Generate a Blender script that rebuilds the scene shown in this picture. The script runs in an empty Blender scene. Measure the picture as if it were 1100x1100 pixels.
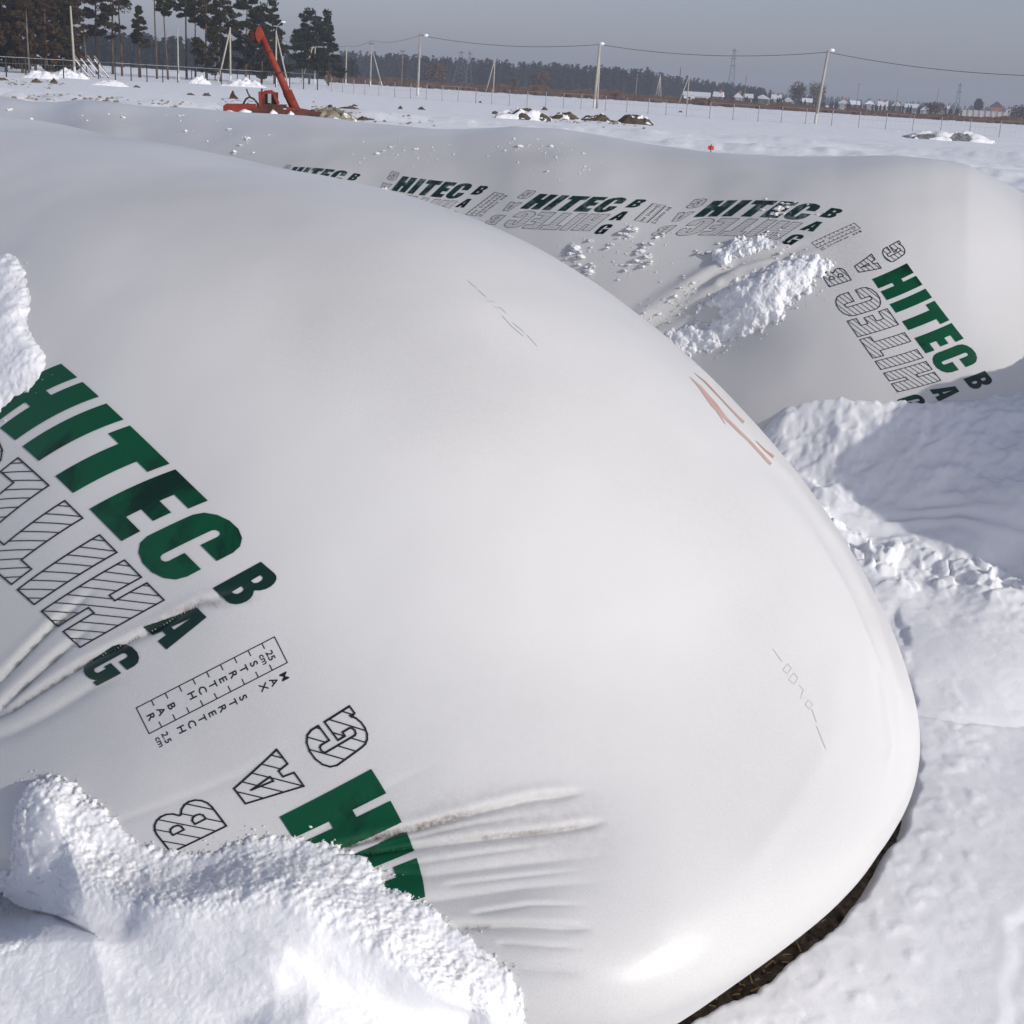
import bpy, bmesh, math, random
import numpy as np
from mathutils import Vector, noise as mnoise
from mathutils.bvhtree import BVHTree
from mathutils.geometry import delaunay_2d_cdt

random.seed(7)
rng = np.random.default_rng(7)
SC = bpy.context.scene
COL = SC.collection

# ------------------------------------------------------------------ camera
F, CX, CY, HOR, ROLL, EYE = 1410.0, 550.0, 550.0, 97.0, 0.062, 1.75
PITCH = math.atan((CY - HOR) / F)
FWD = np.array([0, math.cos(PITCH), -math.sin(PITCH)])
_r = np.array([1.0, 0, 0]); _u = np.cross(_r, FWD)
RGT = _r * math.cos(ROLL) + _u * math.sin(ROLL)
UPV = -_r * math.sin(ROLL) + _u * math.cos(ROLL)
CAM = np.array([0, 0, EYE])

def proj(P):
    d = np.asarray(P, float) - CAM
    z = np.maximum(d @ FWD, 1e-6)
    return np.stack([CX + F * (d @ RGT) / z, CY - F * (d @ UPV) / z], -1)

def rays(px, py):
    px = np.asarray(px, float); py = np.asarray(py, float)
    d = FWD + RGT * ((px - CX) / F)[..., None] + UPV * ((CY - py) / F)[..., None]
    return d / np.linalg.norm(d, axis=-1)[..., None]

def at_z(px, py, z):
    d = rays(px, py)
    return CAM + d * ((z - EYE) / d[..., 2])[..., None]

def at_y(px, py, Y):
    d = rays(px, py)
    return CAM + d * (Y / d[..., 1])[..., None]

cd = bpy.data.cameras.new('camera'); cam = bpy.data.objects.new('camera', cd); COL.objects.link(cam)
cd.sensor_fit = 'HORIZONTAL'; cd.sensor_width = 36; cd.lens = 36 * F / 1100
cd.clip_start = 0.05; cd.clip_end = 8000
from mathutils import Matrix
cam.matrix_world = Matrix(((RGT[0], UPV[0], -FWD[0], CAM[0]), (RGT[1], UPV[1], -FWD[1], CAM[1]),
                           (RGT[2], UPV[2], -FWD[2], CAM[2]), (0, 0, 0, 1)))
SC.camera = cam

# ------------------------------------------------------------------ light
SUN_AZ, SUN_EL = math.radians(126), math.radians(25)
SDIR = np.array([math.sin(SUN_AZ) * math.cos(SUN_EL), math.cos(SUN_AZ) * math.cos(SUN_EL), math.sin(SUN_EL)])
ld = bpy.data.lights.new('sun', 'SUN'); ld.energy = 2.75; ld.angle = math.radians(0.6); ld.color = (1.0, 0.955, 0.89)
lo = bpy.data.objects.new('sun', ld); COL.objects.link(lo)
lo.rotation_euler = Vector(SDIR).to_track_quat('Z', 'Y').to_euler()
w = bpy.data.worlds.new('World'); SC.world = w; w.use_nodes = True
nt = w.node_tree; nt.nodes.clear()
out = nt.nodes.new('ShaderNodeOutputWorld'); bg = nt.nodes.new('ShaderNodeBackground')
sky = nt.nodes.new('ShaderNodeTexSky'); sky.sky_type = 'NISHITA'; sky.sun_disc = False
sky.sun_elevation = SUN_EL; sky.sun_rotation = SUN_AZ; sky.altitude = 100
sky.air_density = 1.0; sky.dust_density = 1.7; sky.ozone_density = 1.0
hs = nt.nodes.new('ShaderNodeHueSaturation'); hs.inputs['Saturation'].default_value = 0.50
nt.links.new(sky.outputs[0], hs.inputs['Color']); tn = nt.nodes.new('ShaderNodeMix'); tn.data_type = 'RGBA'; tn.blend_type = 'MULTIPLY'; tn.inputs[0].default_value = 1.0
tn.inputs[7].default_value = (0.80, 0.83, 1.0, 1)          # thin cold winter veil
nt.links.new(hs.outputs[0], tn.inputs[6]); nt.links.new(tn.outputs[2], bg.inputs[0]); nt.links.new(bg.outputs[0], out.inputs[0])
bg.inputs[1].default_value = 0.108
SC.view_settings.view_transform = 'Standard'; SC.view_settings.look = 'None'
SC.view_settings.exposure = 0.06; SC.view_settings.gamma = 1.0

# ------------------------------------------------------------------ noise (numpy gradient-free value noise)
_PERM = np.random.default_rng(11).random(65536)
def _hash(ix, iy, iz):
    h = (ix * 73856093) ^ (iy * 19349663) ^ (iz * 83492791)
    return _PERM[np.bitwise_and(h, 65535)]
def vnoise(x, y, z=0.0):
    x = np.asarray(x, float); y = np.asarray(y, float); z = np.zeros_like(x) + z
    ix, iy, iz = np.floor(x).astype(np.int64), np.floor(y).astype(np.int64), np.floor(z).astype(np.int64)
    fx, fy, fz = x - ix, y - iy, z - iz
    fx, fy, fz = (f * f * f * (f * (f * 6 - 15) + 10) for f in (fx, fy, fz))
    r = 0
    for a in (0, 1):
        for b in (0, 1):
            for c in (0, 1):
                wgt = (fx if a else 1 - fx) * (fy if b else 1 - fy) * (fz if c else 1 - fz)
                r = r + wgt * _hash(ix + a, iy + b, iz + c)
    return r * 2 - 1
def fbm(x, y, z=0.0, oct=4, gain=0.5):
    r, a = 0, 1.0
    for i in range(oct):
        r = r + a * vnoise(x * 2 ** i + 17.3 * i, y * 2 ** i - 9.1 * i, z * 2 ** i + 3.7 * i); a *= gain
    return r
def ss(e0, e1, x):
    t = np.clip((x - e0) / (e1 - e0), 0, 1); return t * t * (3 - 2 * t)

def polydist(px, py, pts):
    """unsigned distance, signed side, fraction along, of points to a polyline"""
    pts = np.asarray(pts, float)
    best = np.full(np.shape(px), 1e9); side = np.zeros(np.shape(px)); frac = np.zeros(np.shape(px))
    L = np.linalg.norm(np.diff(pts, axis=0), axis=1); cum = np.concatenate([[0], np.cumsum(L)])
    for i in range(len(pts) - 1):
        a, b = pts[i], pts[i + 1]; d = b - a
        t = ((px - a[0]) * d[0] + (py - a[1]) * d[1]) / (d @ d)
        tc = np.clip(t, 0, 1)
        qx, qy = px - a[0] - tc * d[0], py - a[1] - tc * d[1]
        r = np.hypot(qx, qy); m = r < best
        best = np.where(m, r, best); side = np.where(m, np.sign(d[0] * qy - d[1] * qx), side)
        frac = np.where(m, (cum[i] + tc * L[i]) / cum[-1], frac)
    return best, side, frac

def inpoly(px, py, poly):
    poly = np.asarray(poly, float); r = np.zeros(np.shape(px), bool)
    x0, y0 = poly[-1]
    for x1, y1 in poly:
        c = ((y1 > py) != (y0 > py)) & (px < (x0 - x1) * (py - y1) / (y0 - y1 + 1e-12) + x1)
        r ^= c; x0, y0 = x1, y1
    return r

# ------------------------------------------------------------------ materials
def mat(name, col, rough=0.6, spec=0.5, metal=0.0):
    m = bpy.data.materials.new(name); m.use_nodes = True
    p = m.node_tree.nodes['Principled BSDF']
    p.inputs['Base Color'].default_value = (*col, 1); p.inputs['Roughness'].default_value = rough
    p.inputs['Specular IOR Level'].default_value = spec; p.inputs['Metallic'].default_value = metal
    return m
class N:
    def __init__(s, m): s.t = m.node_tree; s.p = s.t.nodes['Principled BSDF']
    def n(s, typ, **kw):
        n = s.t.nodes.new(typ)
        for k, v in kw.items():
            if k in n.inputs: n.inputs[k].default_value = v
            else: setattr(n, k, v)
        return n
    def l(s, a, b): s.t.links.new(a, b)
    def noise(s, scale, detail=4, rough=0.55, coord=None, dist=0.0):
        n = s.n('ShaderNodeTexNoise'); n.inputs['Scale'].default_value = scale; n.inputs['Detail'].default_value = detail
        n.inputs['Roughness'].default_value = rough; n.inputs['Distortion'].default_value = dist
        if coord is not None: s.l(coord, n.inputs['Vector'])
        return n
    def obj(s): return s.n('ShaderNodeTexCoord').outputs['Object']
    def ramp(s, fac, stops):
        r = s.n('ShaderNodeValToRGB'); e = r.color_ramp.elements
        while len(e) < len(stops): e.new(0.5)
        for q, (pos, c) in zip(e, stops): q.position = pos; q.color = (*c, 1) if len(c) == 3 else c
        s.l(fac, r.inputs[0]); return r.outputs[0]
    def mix(s, fac, a, b):
        m = s.n('ShaderNodeMix'); m.data_type = 'RGBA'
        for i, v in ((0, fac), (6, a), (7, b)):
            if hasattr(v, 'is_linked') or hasattr(v, 'links'): s.l(v, m.inputs[i])
            elif i == 0: m.inputs[0].default_value = v
            else: m.inputs[i].default_value = (*v, 1)
        return m.outputs[2]
    def bump(s, h, strength, dist, normal=None):
        b = s.n('ShaderNodeBump'); b.inputs['Strength'].default_value = strength; b.inputs['Distance'].default_value = dist
        s.l(h, b.inputs['Height'])
        if normal is not None: s.l(normal, b.inputs['Normal'])
        return b.outputs[0]

def mat_noise(name, c0, c1, scale, rough=0.8, spec=0.3, bump=0.0, bdist=0.02, bscale=None):
    m = mat(name, c0, rough, spec); k = N(m); co = k.obj()
    n = k.noise(scale, 5, 0.6, co)
    k.l(k.ramp(n.outputs[0], [(0.32, c0), (0.68, c1)]), k.p.inputs['Base Color'])
    if bump:
        b = k.noise(bscale or scale * 3, 6, 0.6, co); k.l(k.bump(b.outputs[0], bump, bdist), k.p.inputs['Normal'])
    return m

SSS = 0.6
def snow_mat(name, fine, dist, c0=(0.86, 0.862, 0.875), c1=(0.925, 0.925, 0.93), strength=0.6):
    m = mat(name, c1, 0.55, 0.25); k = N(m); co = k.obj()
    k.p.inputs['Subsurface Weight'].default_value = SSS; k.p.inputs['Subsurface Radius'].default_value = (1.0, 1.05, 1.15); k.p.inputs['Subsurface Scale'].default_value = 0.012
    n = k.noise(1.3, 5, 0.6, co)
    k.l(k.ramp(n.outputs[0], [(0.3, c0), (0.62, c1)]), k.p.inputs['Base Color'])
    a = k.noise(fine, 6, 0.7, co); b = k.noise(fine * 0.12, 4, 0.5, co)
    n1 = k.bump(b.outputs[0], strength * 0.4, dist * 4)
    k.l(k.bump(a.outputs[0], strength, dist, n1), k.p.inputs['Normal'])
    return m

M_snow = snow_mat('snow_near', 260, 0.004, strength=0.38)
M_pile = snow_mat('snow_granular', 420, 0.004, strength=0.45)
SSS = 0.0
M_field = snow_mat('snow_open_field', 3.0, 0.08, (0.79, 0.80, 0.825), (0.89, 0.89, 0.90), strength=0.5)

def film_mat():
    m = mat('white_polythene_film', (0.74, 0.74, 0.735), 0.27, 0.5); k = N(m); co = k.obj()
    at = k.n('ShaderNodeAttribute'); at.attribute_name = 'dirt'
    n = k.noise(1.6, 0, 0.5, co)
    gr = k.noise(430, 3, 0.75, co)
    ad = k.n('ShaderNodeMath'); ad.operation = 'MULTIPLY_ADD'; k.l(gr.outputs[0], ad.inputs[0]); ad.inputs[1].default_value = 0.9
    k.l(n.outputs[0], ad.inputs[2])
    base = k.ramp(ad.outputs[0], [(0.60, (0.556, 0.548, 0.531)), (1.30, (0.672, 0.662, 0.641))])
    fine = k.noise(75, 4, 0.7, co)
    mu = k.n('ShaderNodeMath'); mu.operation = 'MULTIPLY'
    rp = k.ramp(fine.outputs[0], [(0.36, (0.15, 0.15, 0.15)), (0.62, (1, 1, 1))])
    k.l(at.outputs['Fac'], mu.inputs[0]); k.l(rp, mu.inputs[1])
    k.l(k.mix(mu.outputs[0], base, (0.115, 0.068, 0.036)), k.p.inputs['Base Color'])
    k.p.inputs['Roughness'].default_value = 0.30
    b0 = k.noise(9, 1, 0.5, co); b1 = k.noise(140, 3, 0.6, co)
    k.l(k.bump(b1.outputs[0], 0.06, 0.002, k.bump(b0.outputs[0], 0.10, 0.012)), k.p.inputs['Normal'])
    return m
M_film = film_mat()
def ink_mat(name, c0, c1):
    m = mat(name, c0, 0.3, 0.5); k = N(m); co = k.obj()
    v = k.noise(4.5, 5, 0.65, co, 0.6)
    k.l(k.ramp(v.outputs[0], [(0.40, c1), (0.50, c0), (0.60, c0), (0.72, tuple(x * 1.35 for x in c0))]), k.p.inputs['Base Color'])
    return m
M_green = ink_mat('green_ink', (0.0005, 0.070, 0.027), (0.001, 0.020, 0.009))
M_dkgreen = ink_mat('dark_green_ink', (0.004, 0.028, 0.018), (0.004, 0.010, 0.009))
M_frost = ink_mat('frosted_green_ink', (0.006, 0.030, 0.021), (0.006, 0.014, 0.012))
_k = N(M_frost); _co = _k.obj(); _old = _k.p.inputs['Base Color'].links[0].from_socket
_k.l(_k.mix(_k.ramp(_k.noise(16, 6, .75, _co).outputs[0], [(.50, (0, 0, 0)), (.66, (.75, .75, .75))]), _old, (0.22, 0.27, 0.26)), _k.p.inputs['Base Color'])
M_black = mat('black_ink', (0.012, 0.016, 0.015), 0.35)
M_pen = mat('grey_pen_ink', (0.53, 0.53, 0.53), 0.5)
M_red_paint = mat_noise('faded_red_spray_paint', (0.47, 0.24, 0.19), (0.54, 0.42, 0.38), 14, 0.5)

# ------------------------------------------------------------------ object helpers
def link(o, parent=None):
    COL.objects.link(o)
    if parent is not None: o.parent = parent
    return o
def mesh_np(name, V, Fq, m, parent=None, smooth=True, attr=None):
    me = bpy.data.meshes.new(name); V = np.ascontiguousarray(V, np.float32); Fq = np.ascontiguousarray(Fq, np.int32)
    k = Fq.shape[1]
    me.vertices.add(len(V)); me.vertices.foreach_set('co', V.ravel())
    me.loops.add(Fq.size); me.loops.foreach_set('vertex_index', Fq.ravel())
    me.polygons.add(len(Fq)); me.polygons.foreach_set('loop_start', np.arange(0, Fq.size, k, dtype=np.int32))
    me.polygons.foreach_set('loop_total', np.full(len(Fq), k, np.int32))
    me.polygons.foreach_set('use_smooth', np.full(len(Fq), smooth, bool))
    me.update(calc_edges=True); me.validate()
    if attr is not None:
        for nm, val in attr.items():
            a = me.attributes.new(nm, 'FLOAT', 'POINT'); a.data.foreach_set('value', np.ascontiguousarray(val, np.float32))
    me.materials.append(m)
    return link(bpy.data.objects.new(name, me), parent)
def grid_faces(n, mm, wrap=False):
    i = np.arange(n - 1)[:, None]; j = np.arange(mm if wrap else mm - 1)[None]
    j2 = (j + 1) % mm
    return np.stack([i * mm + j, (i + 1) * mm + j, (i + 1) * mm + j2, i * mm + j2], -1).reshape(-1, 4)
def tag(o, label=None, cat=None, group=None, kind=None):
    if label: o['label'] = label
    if cat: o['category'] = cat
    if group: o['group'] = group
    if kind: o['kind'] = kind
    return o
def empty(name, loc=(0, 0, 0), rz=0.0):
    o = bpy.data.objects.new(name, None); o.location = loc; o.rotation_euler = (0, 0, rz); o.empty_display_size = 0.3
    return link(o)
def copy_tree(o, parent=None):
    c = o.copy(); COL.objects.link(c)
    if parent is not None: c.parent = parent
    for ch in o.children: copy_tree(ch, c)
    return c

class MB:
    """collects boxes, tubes and blobs into one mesh"""
    def __init__(s): s.v = []; s.f = []
    def add(s, V, Fc):
        b = len(s.v); s.v += [tuple(map(float, q)) for q in V]; s.f += [tuple(b + i for i in q) for q in Fc]; return s
    def box(s, c, size, rot=None):
        hx, hy, hz = (q / 2 for q in size); V = []
        for x in (-hx, hx):
            for y in (-hy, hy):
                for z in (-hz, hz):
                    p = Vector((x, y, z))
                    if rot is not None: p = rot @ p
                    V.append((p.x + c[0], p.y + c[1], p.z + c[2]))
        return s.add(V, [(0, 1, 3, 2), (4, 6, 7, 5), (0, 4, 5, 1), (2, 3, 7, 6), (0, 2, 6, 4), (1, 5, 7, 3)])
    def tube(s, pts, rad, n=8, cap=True):
        pts = [Vector(p) for p in pts]
        if not hasattr(rad, '__len__'): rad = [rad] * len(pts)
        base = len(s.v); ref = None
        for i, p in enumerate(pts):
            d = (pts[min(i + 1, len(pts) - 1)] - pts[max(i - 1, 0)]).normalized()
            if ref is None: ref = d.orthogonal().normalized()
            a = (ref - d * ref.dot(d)).normalized(); ref = a; b = d.cross(a)
            for k in range(n):
                t = 2 * math.pi * k / n; q = p + (a * math.cos(t) + b * math.sin(t)) * rad[i]; s.v.append(tuple(q))
        for i in range(len(pts) - 1):
            for k in range(n):
                k2 = (k + 1) % n
                s.f.append((base + i * n + k, base + i * n + k2, base + (i + 1) * n + k2, base + (i + 1) * n + k))
        if cap:
            s.f.append(tuple(base + k for k in range(n))[::-1]); s.f.append(tuple(base + (len(pts) - 1) * n + k for k in range(n)))
        return s
    def bar(s, a, b, wd, th=None):
        a, b = Vector(a), Vector(b); d = b - a; rot = d.to_track_quat('Z', 'Y').to_matrix()
        return s.box((a + b) / 2, (wd, th or wd, d.length), rot)
    def prism(s, poly, y0, y1):
        """outline in x,z pulled through depth y"""
        n = len(poly); V = [(x, y0, z) for x, z in poly] + [(x, y1, z) for x, z in poly]
        Fc = [tuple(range(n)), tuple(range(2 * n - 1, n - 1, -1))] + [(i, i + n, (i + 1) % n + n, (i + 1) % n) for i in range(n)]
        return s.add(V, Fc)
    def lump(s, c, r, seed=0, rough=0.3, n=7, m=10, flat=0.0):
        c = np.array(c, float); r = np.array(r, float) * np.ones(3)
        th = np.linspace(0, np.pi, n)[:, None]; ph = np.linspace(0, 2 * np.pi, m, endpoint=False)[None]
        D = np.stack([np.sin(th) * np.cos(ph), np.sin(th) * np.sin(ph), np.cos(th) + 0 * ph], -1)
        k = 1 + rough * (vnoise(D[..., 0] * 1.7 + seed * 3.1, D[..., 1] * 1.7, D[..., 2] * 1.7 + seed) + 0.5 * vnoise(D[..., 0] * 4 + seed, D[..., 1] * 4, D[..., 2] * 4))
        P = (c + D * r * k[..., None]).reshape(-1, 3)
        return s.add(P, grid_faces(n, m, True))
    def build(s, name, m, parent=None, smooth=False, bevel=0.0):
        me = bpy.data.meshes.new(name); me.from_pydata(s.v, [], s.f); me.materials.append(m); me.validate()
        if smooth: me.polygons.foreach_set('use_smooth', np.ones(len(me.polygons), bool))
        o = link(bpy.data.objects.new(name, me), parent)
        if bevel:
            b = o.modifiers.new('bevel', 'BEVEL'); b.width = bevel; b.segments = 2; b.limit_method = 'ANGLE'
        return o

# ------------------------------------------------------------------ the two silage bags
def bag_surface(p, t, nf, warp=0.0):
    az, x0, y0, W0, H0, zc, E, pe, eu, eh, bend, tap = p
    d = np.array([-math.sin(az), math.cos(az)]); n = np.array([d[1], -d[0]])
    q = np.clip(1 - t / E, 0, 1)
    fw = (1 - q ** pe) ** (1 / pe); fh = (1 - q ** pe) ** (1 / eh)
    ph = np.linspace(0, 2 * np.pi, nf, endpoint=False); ph = ph + warp * np.sin(ph); c, s = np.cos(ph), np.sin(ph)
    sp = lambda v, e: np.sign(v) * np.abs(v) ** e
    x = W0 * sp(c, 1 / 1.15)[None] * fw[:, None]
    zz = np.where(s[None] > 0, zc + (H0 * (1 + tap * np.minimum(t, 3))[:, None] - zc) * np.abs(s[None]) ** eu * fh[:, None],
                  zc - zc * np.abs(s[None]) ** .8 * fw[:, None])
    off = bend * np.clip(t, 0, 4) ** 2
    P = np.empty((len(t), nf, 3))
    P[..., 0] = x0 + d[0] * t[:, None] + n[0] * (x + off[:, None])
    P[..., 1] = y0 + d[1] * t[:, None] + n[1] * (x + off[:, None]); P[..., 2] = zz
    return P
def grid_normals(P):
    du = np.gradient(P, axis=0); dv = np.roll(P, -1, 1) - np.roll(P, 1, 1)
    n = np.cross(du, dv); n /= np.linalg.norm(n, axis=-1)[..., None] + 1e-12
    c = P[len(P) // 2].mean(0)
    if ((P[len(P) // 2] - c) * n[len(P) // 2]).sum() < 0: n = -n
    return n
def bvh_of(o):
    me = o.data; V = np.empty(len(me.vertices) * 3, np.float32); me.vertices.foreach_get('co', V)
    return BVHTree.FromPolygons(V.reshape(-1, 3).tolist(), [tuple(p.vertices) for p in me.polygons])
def hits(bvh, px, py):
    """where the sight lines through these points meet a surface: position, normal, distance (nan where they miss)"""
    px = np.ravel(px); py = np.ravel(py); D = rays(px, py); P = np.full((len(px), 3), np.nan); Nn = P.copy(); R = np.full(len(px), np.nan)
    o = Vector(CAM)
    for i in range(len(px)):
        l, n, _, r = bvh.ray_cast(o, Vector(D[i]))
        if l is not None:
            P[i] = l; Nn[i] = n; R[i] = r
    fl = (Nn * D).sum(1) > 0; Nn[fl] *= -1
    return P, Nn, R

BAG1 = [0.9642, 0.7362, 2.161, 1.0344, 1.4625, 0.4894, 1.8457, 2.4153, 0.9148, 1.2878, 0.0267, 0.0271]
BAG2 = [0.9163, 2.847, 5.328, 1.310, 1.899, 0.6934, 1.7288, 2.4149, 0.8935, 1.3709, -0.0216, -0.0179]   # stands a little sunk in

# folds of the near bag, as they run over its skin: (points, depth m, half width, fade-in, fade-out)
FOLD_R = [
    ([(335, 908), (400, 893), (445, 886), (520, 868), (575, 856), (634, 851)], .011, 3.6, .14),
    ([(345, 914), (440, 905), (520, 898), (600, 890), (656, 882)], .010, 3.4, .12),
    ([(380, 930), (460, 936), (540, 928), (668, 918)], .006, 8.0, .45),
    ([(430, 968), (480, 962), (560, 953), (660, 948)], .006, 8.0, .5),
    ([(470, 992), (520, 994), (560, 995), (640, 1000)], .009, 4.0, .22),
    ([(500, 1025), (560, 1040), (632, 1047)], .006, 6.0, .35),
    ([(350, 911), (420, 900), (500, 884), (560, 876), (600, 874)], .004, 2.4, .5), ([(430, 925), (520, 914), (610, 905)], .0035, 2.4, .5), ([(470, 948), (560, 940), (640, 934)], .0035, 2.6, .5), ([(500, 980), (570, 972), (640, 974)], .004, 2.4, .45), ([(530, 1012), (590, 1018), (630, 1020)], .0035, 2.6, .4),
    ([(320, 895), (380, 862), (440, 832), (500, 808)], .0012, 5.0, .5),
]
FOLD_L = [
    ([(-60, 775), (0, 723), (53, 672), (83, 646), (112, 622)], .011, 3.1, .35),
    ([(-60, 798), (0, 749), (37, 720), (74, 690), (108, 662)], .011, 3.1, .35),
    ([(-60, 785), (0, 760), (49, 733), (86, 712), (162, 675), (212, 648), (300, 622)], .011, 3.1, .35),
    ([(-60, 805), (0, 784), (37, 767), (93, 738), (150, 718)], .007, 6.0, .35),
    ([(60, 905), (200, 852), (250, 832), (330, 790)], .0016, 4.0, .35),
]
def fold_disp(px, py, folds):
    d = np.zeros(np.shape(px)); dirt = np.zeros(np.shape(px))
    for pts, dep, wd, tail in folds:
        r, s, fr = polydist(px, py, pts); sd = r * s
        amp = dep * (ss(1.0, 1 - tail, fr) if tail > 0 else ss(0, -tail, 1 - fr)) * ss(0, 0.12, fr)
        d += amp * (-np.exp(-(np.abs(sd) / (wd * np.where(sd > 0, 1.25, .7))) ** 1.2) + 0.16 * np.exp(-((sd + 2.2 * wd) / (1.6 * wd)) ** 2))
    return d

def build_near_bag():
    t = np.concatenate([1.8457 * (1 - np.cos(np.linspace(0, np.pi / 2, 560)[:-1])), 1.8457 + np.linspace(0, 1, 270) ** 1.9 * 16])
    nf = 760
    P = bag_surface(BAG1, t, nf, .45)
    P[0] = P[0].mean(0)
    # slumped skirt: the lower skin hangs out towards the open snow
    D = P - CAM; rg = np.linalg.norm(D, axis=-1)[..., None]; D /= rg
    uv0 = proj(P); g = 0.36 * ss(0.92, 0.12, P[..., 2]) * ss(4.5, 2.5, rg[..., 0]) * ss(1150, 700, uv0[..., 0]) ** 0.5
    nrm = grid_normals(P)
    g *= ss(0.30, -0.10, (nrm * D).sum(-1)) 
    P = P - D * g[..., None]
    P[..., 1] -= .16 * ss(.75, .10, P[..., 2]) * ss(900, 640, uv0[..., 0]) * ss(4.5, 2.5, rg[..., 0])
    K = 110
    for it in range(220):                      # round off the very tip
        Q = P[:K + 1]; av = (np.roll(Q, 1, 1) + np.roll(Q, -1, 1))[1:-1] * .25 + (Q[2:] + Q[:-2]) * .25
        P[1:K] += (av - P[1:K]) * np.linspace(1, 0, K - 1)[:, None, None] ** .5 * .9; P[0] = P[1].mean(0)
    nrm = grid_normals(P); nrm[0] = nrm[1].mean(0); nrm[0] /= np.linalg.norm(nrm[0], axis=-1)[:, None]
    face = ss(0.0, -0.15, (nrm * D).sum(-1))
    uv = proj(P); px, py = uv[..., 0], uv[..., 1]
    # hollow where the end is gathered, with a lip towards the round end
    lip = [(540, 770), (600, 805), (645, 850), (664, 900), (662, 960), (640, 1020), (590, 1085), (520, 1180)]
    r, s, fr = polydist(px, py, lip); sd = r * s          # >0 on the gathered side
    w_in = ss(-70, 130, sd) * ss(520, 60, np.where(sd > 0, r, 0)) * ss(740, 900, py)
    disp = -0.014 * w_in + 0.015 * np.exp(-(((px - 582) / 70) ** 2 + ((py - 1005) / 75) ** 2))
    hol = np.exp(-(((px - 330) / 130) ** 2 + ((py - 925) / 75) ** 2)); disp -= 0.030 * hol
    hol = np.exp(-(((px + 20) / 120) ** 2 + ((py - 775) / 60) ** 2)); disp -= 0.020 * hol
    disp += fold_disp(px, py, FOLD_R) + fold_disp(px, py, FOLD_L)
    # loose film along the right flank
    for pts, a, wd in (([(770, 430), (850, 512), (905, 585), (945, 660), (968, 740), (972, 830)], .0030, 5),
                       ([(800, 480), (850, 545), (900, 620), (935, 700), (945, 790)], .0022, 8),
                       ([(860, 545), (915, 640), (950, 720), (962, 800), (950, 860)], .0024, 4),
                       ([(900, 690), (900, 780), (860, 860), (780, 960)], .0016, 14)):
        r, s, fr = polydist(px, py, pts); disp += a * np.exp(-(r / wd) ** 2) * ss(0, .2, fr) * ss(1, .75, fr)
    disp *= face * ss(6, 4, rg[..., 0])
    X = P
    disp += 0.010 * fbm(X[..., 0] * 1.7, X[..., 1] * 1.7, X[..., 2] * 1.7, 2) + 0.0012 * vnoise(X[..., 0] * 9, X[..., 1] * 9, X[..., 2] * 9)
    disp[:14] = disp[14].mean() + (disp[:14] - disp[14].mean()) * (np.arange(14) / 14.0)[:, None]
    P = P + nrm * disp[..., None]; P[0] = P[1].mean(0)
    dirt = np.zeros(px.shape)
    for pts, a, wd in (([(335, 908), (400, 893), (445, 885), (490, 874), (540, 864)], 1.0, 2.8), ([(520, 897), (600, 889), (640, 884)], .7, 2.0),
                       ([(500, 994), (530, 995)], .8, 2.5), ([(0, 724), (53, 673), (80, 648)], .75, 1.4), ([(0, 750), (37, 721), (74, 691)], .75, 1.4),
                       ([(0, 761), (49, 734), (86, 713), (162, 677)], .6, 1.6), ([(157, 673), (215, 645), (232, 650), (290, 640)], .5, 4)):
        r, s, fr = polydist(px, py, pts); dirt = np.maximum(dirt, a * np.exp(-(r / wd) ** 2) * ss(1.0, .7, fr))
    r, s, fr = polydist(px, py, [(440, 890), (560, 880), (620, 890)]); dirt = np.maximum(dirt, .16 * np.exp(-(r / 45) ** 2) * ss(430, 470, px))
    dirt = np.maximum(dirt, .10 * ss(0.5, 0.1, P[..., 2]))
    dirt = np.maximum(dirt, .035 * ss(-.2, .9, fbm(X[..., 0] * 3, X[..., 1] * 3, X[..., 2] * 3, 4, .6)))
    o = mesh_np('silage_bag', P.reshape(-1, 3), grid_faces(len(t), nf, True), M_film, attr={'dirt': (dirt * face).ravel()})
    return o

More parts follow.
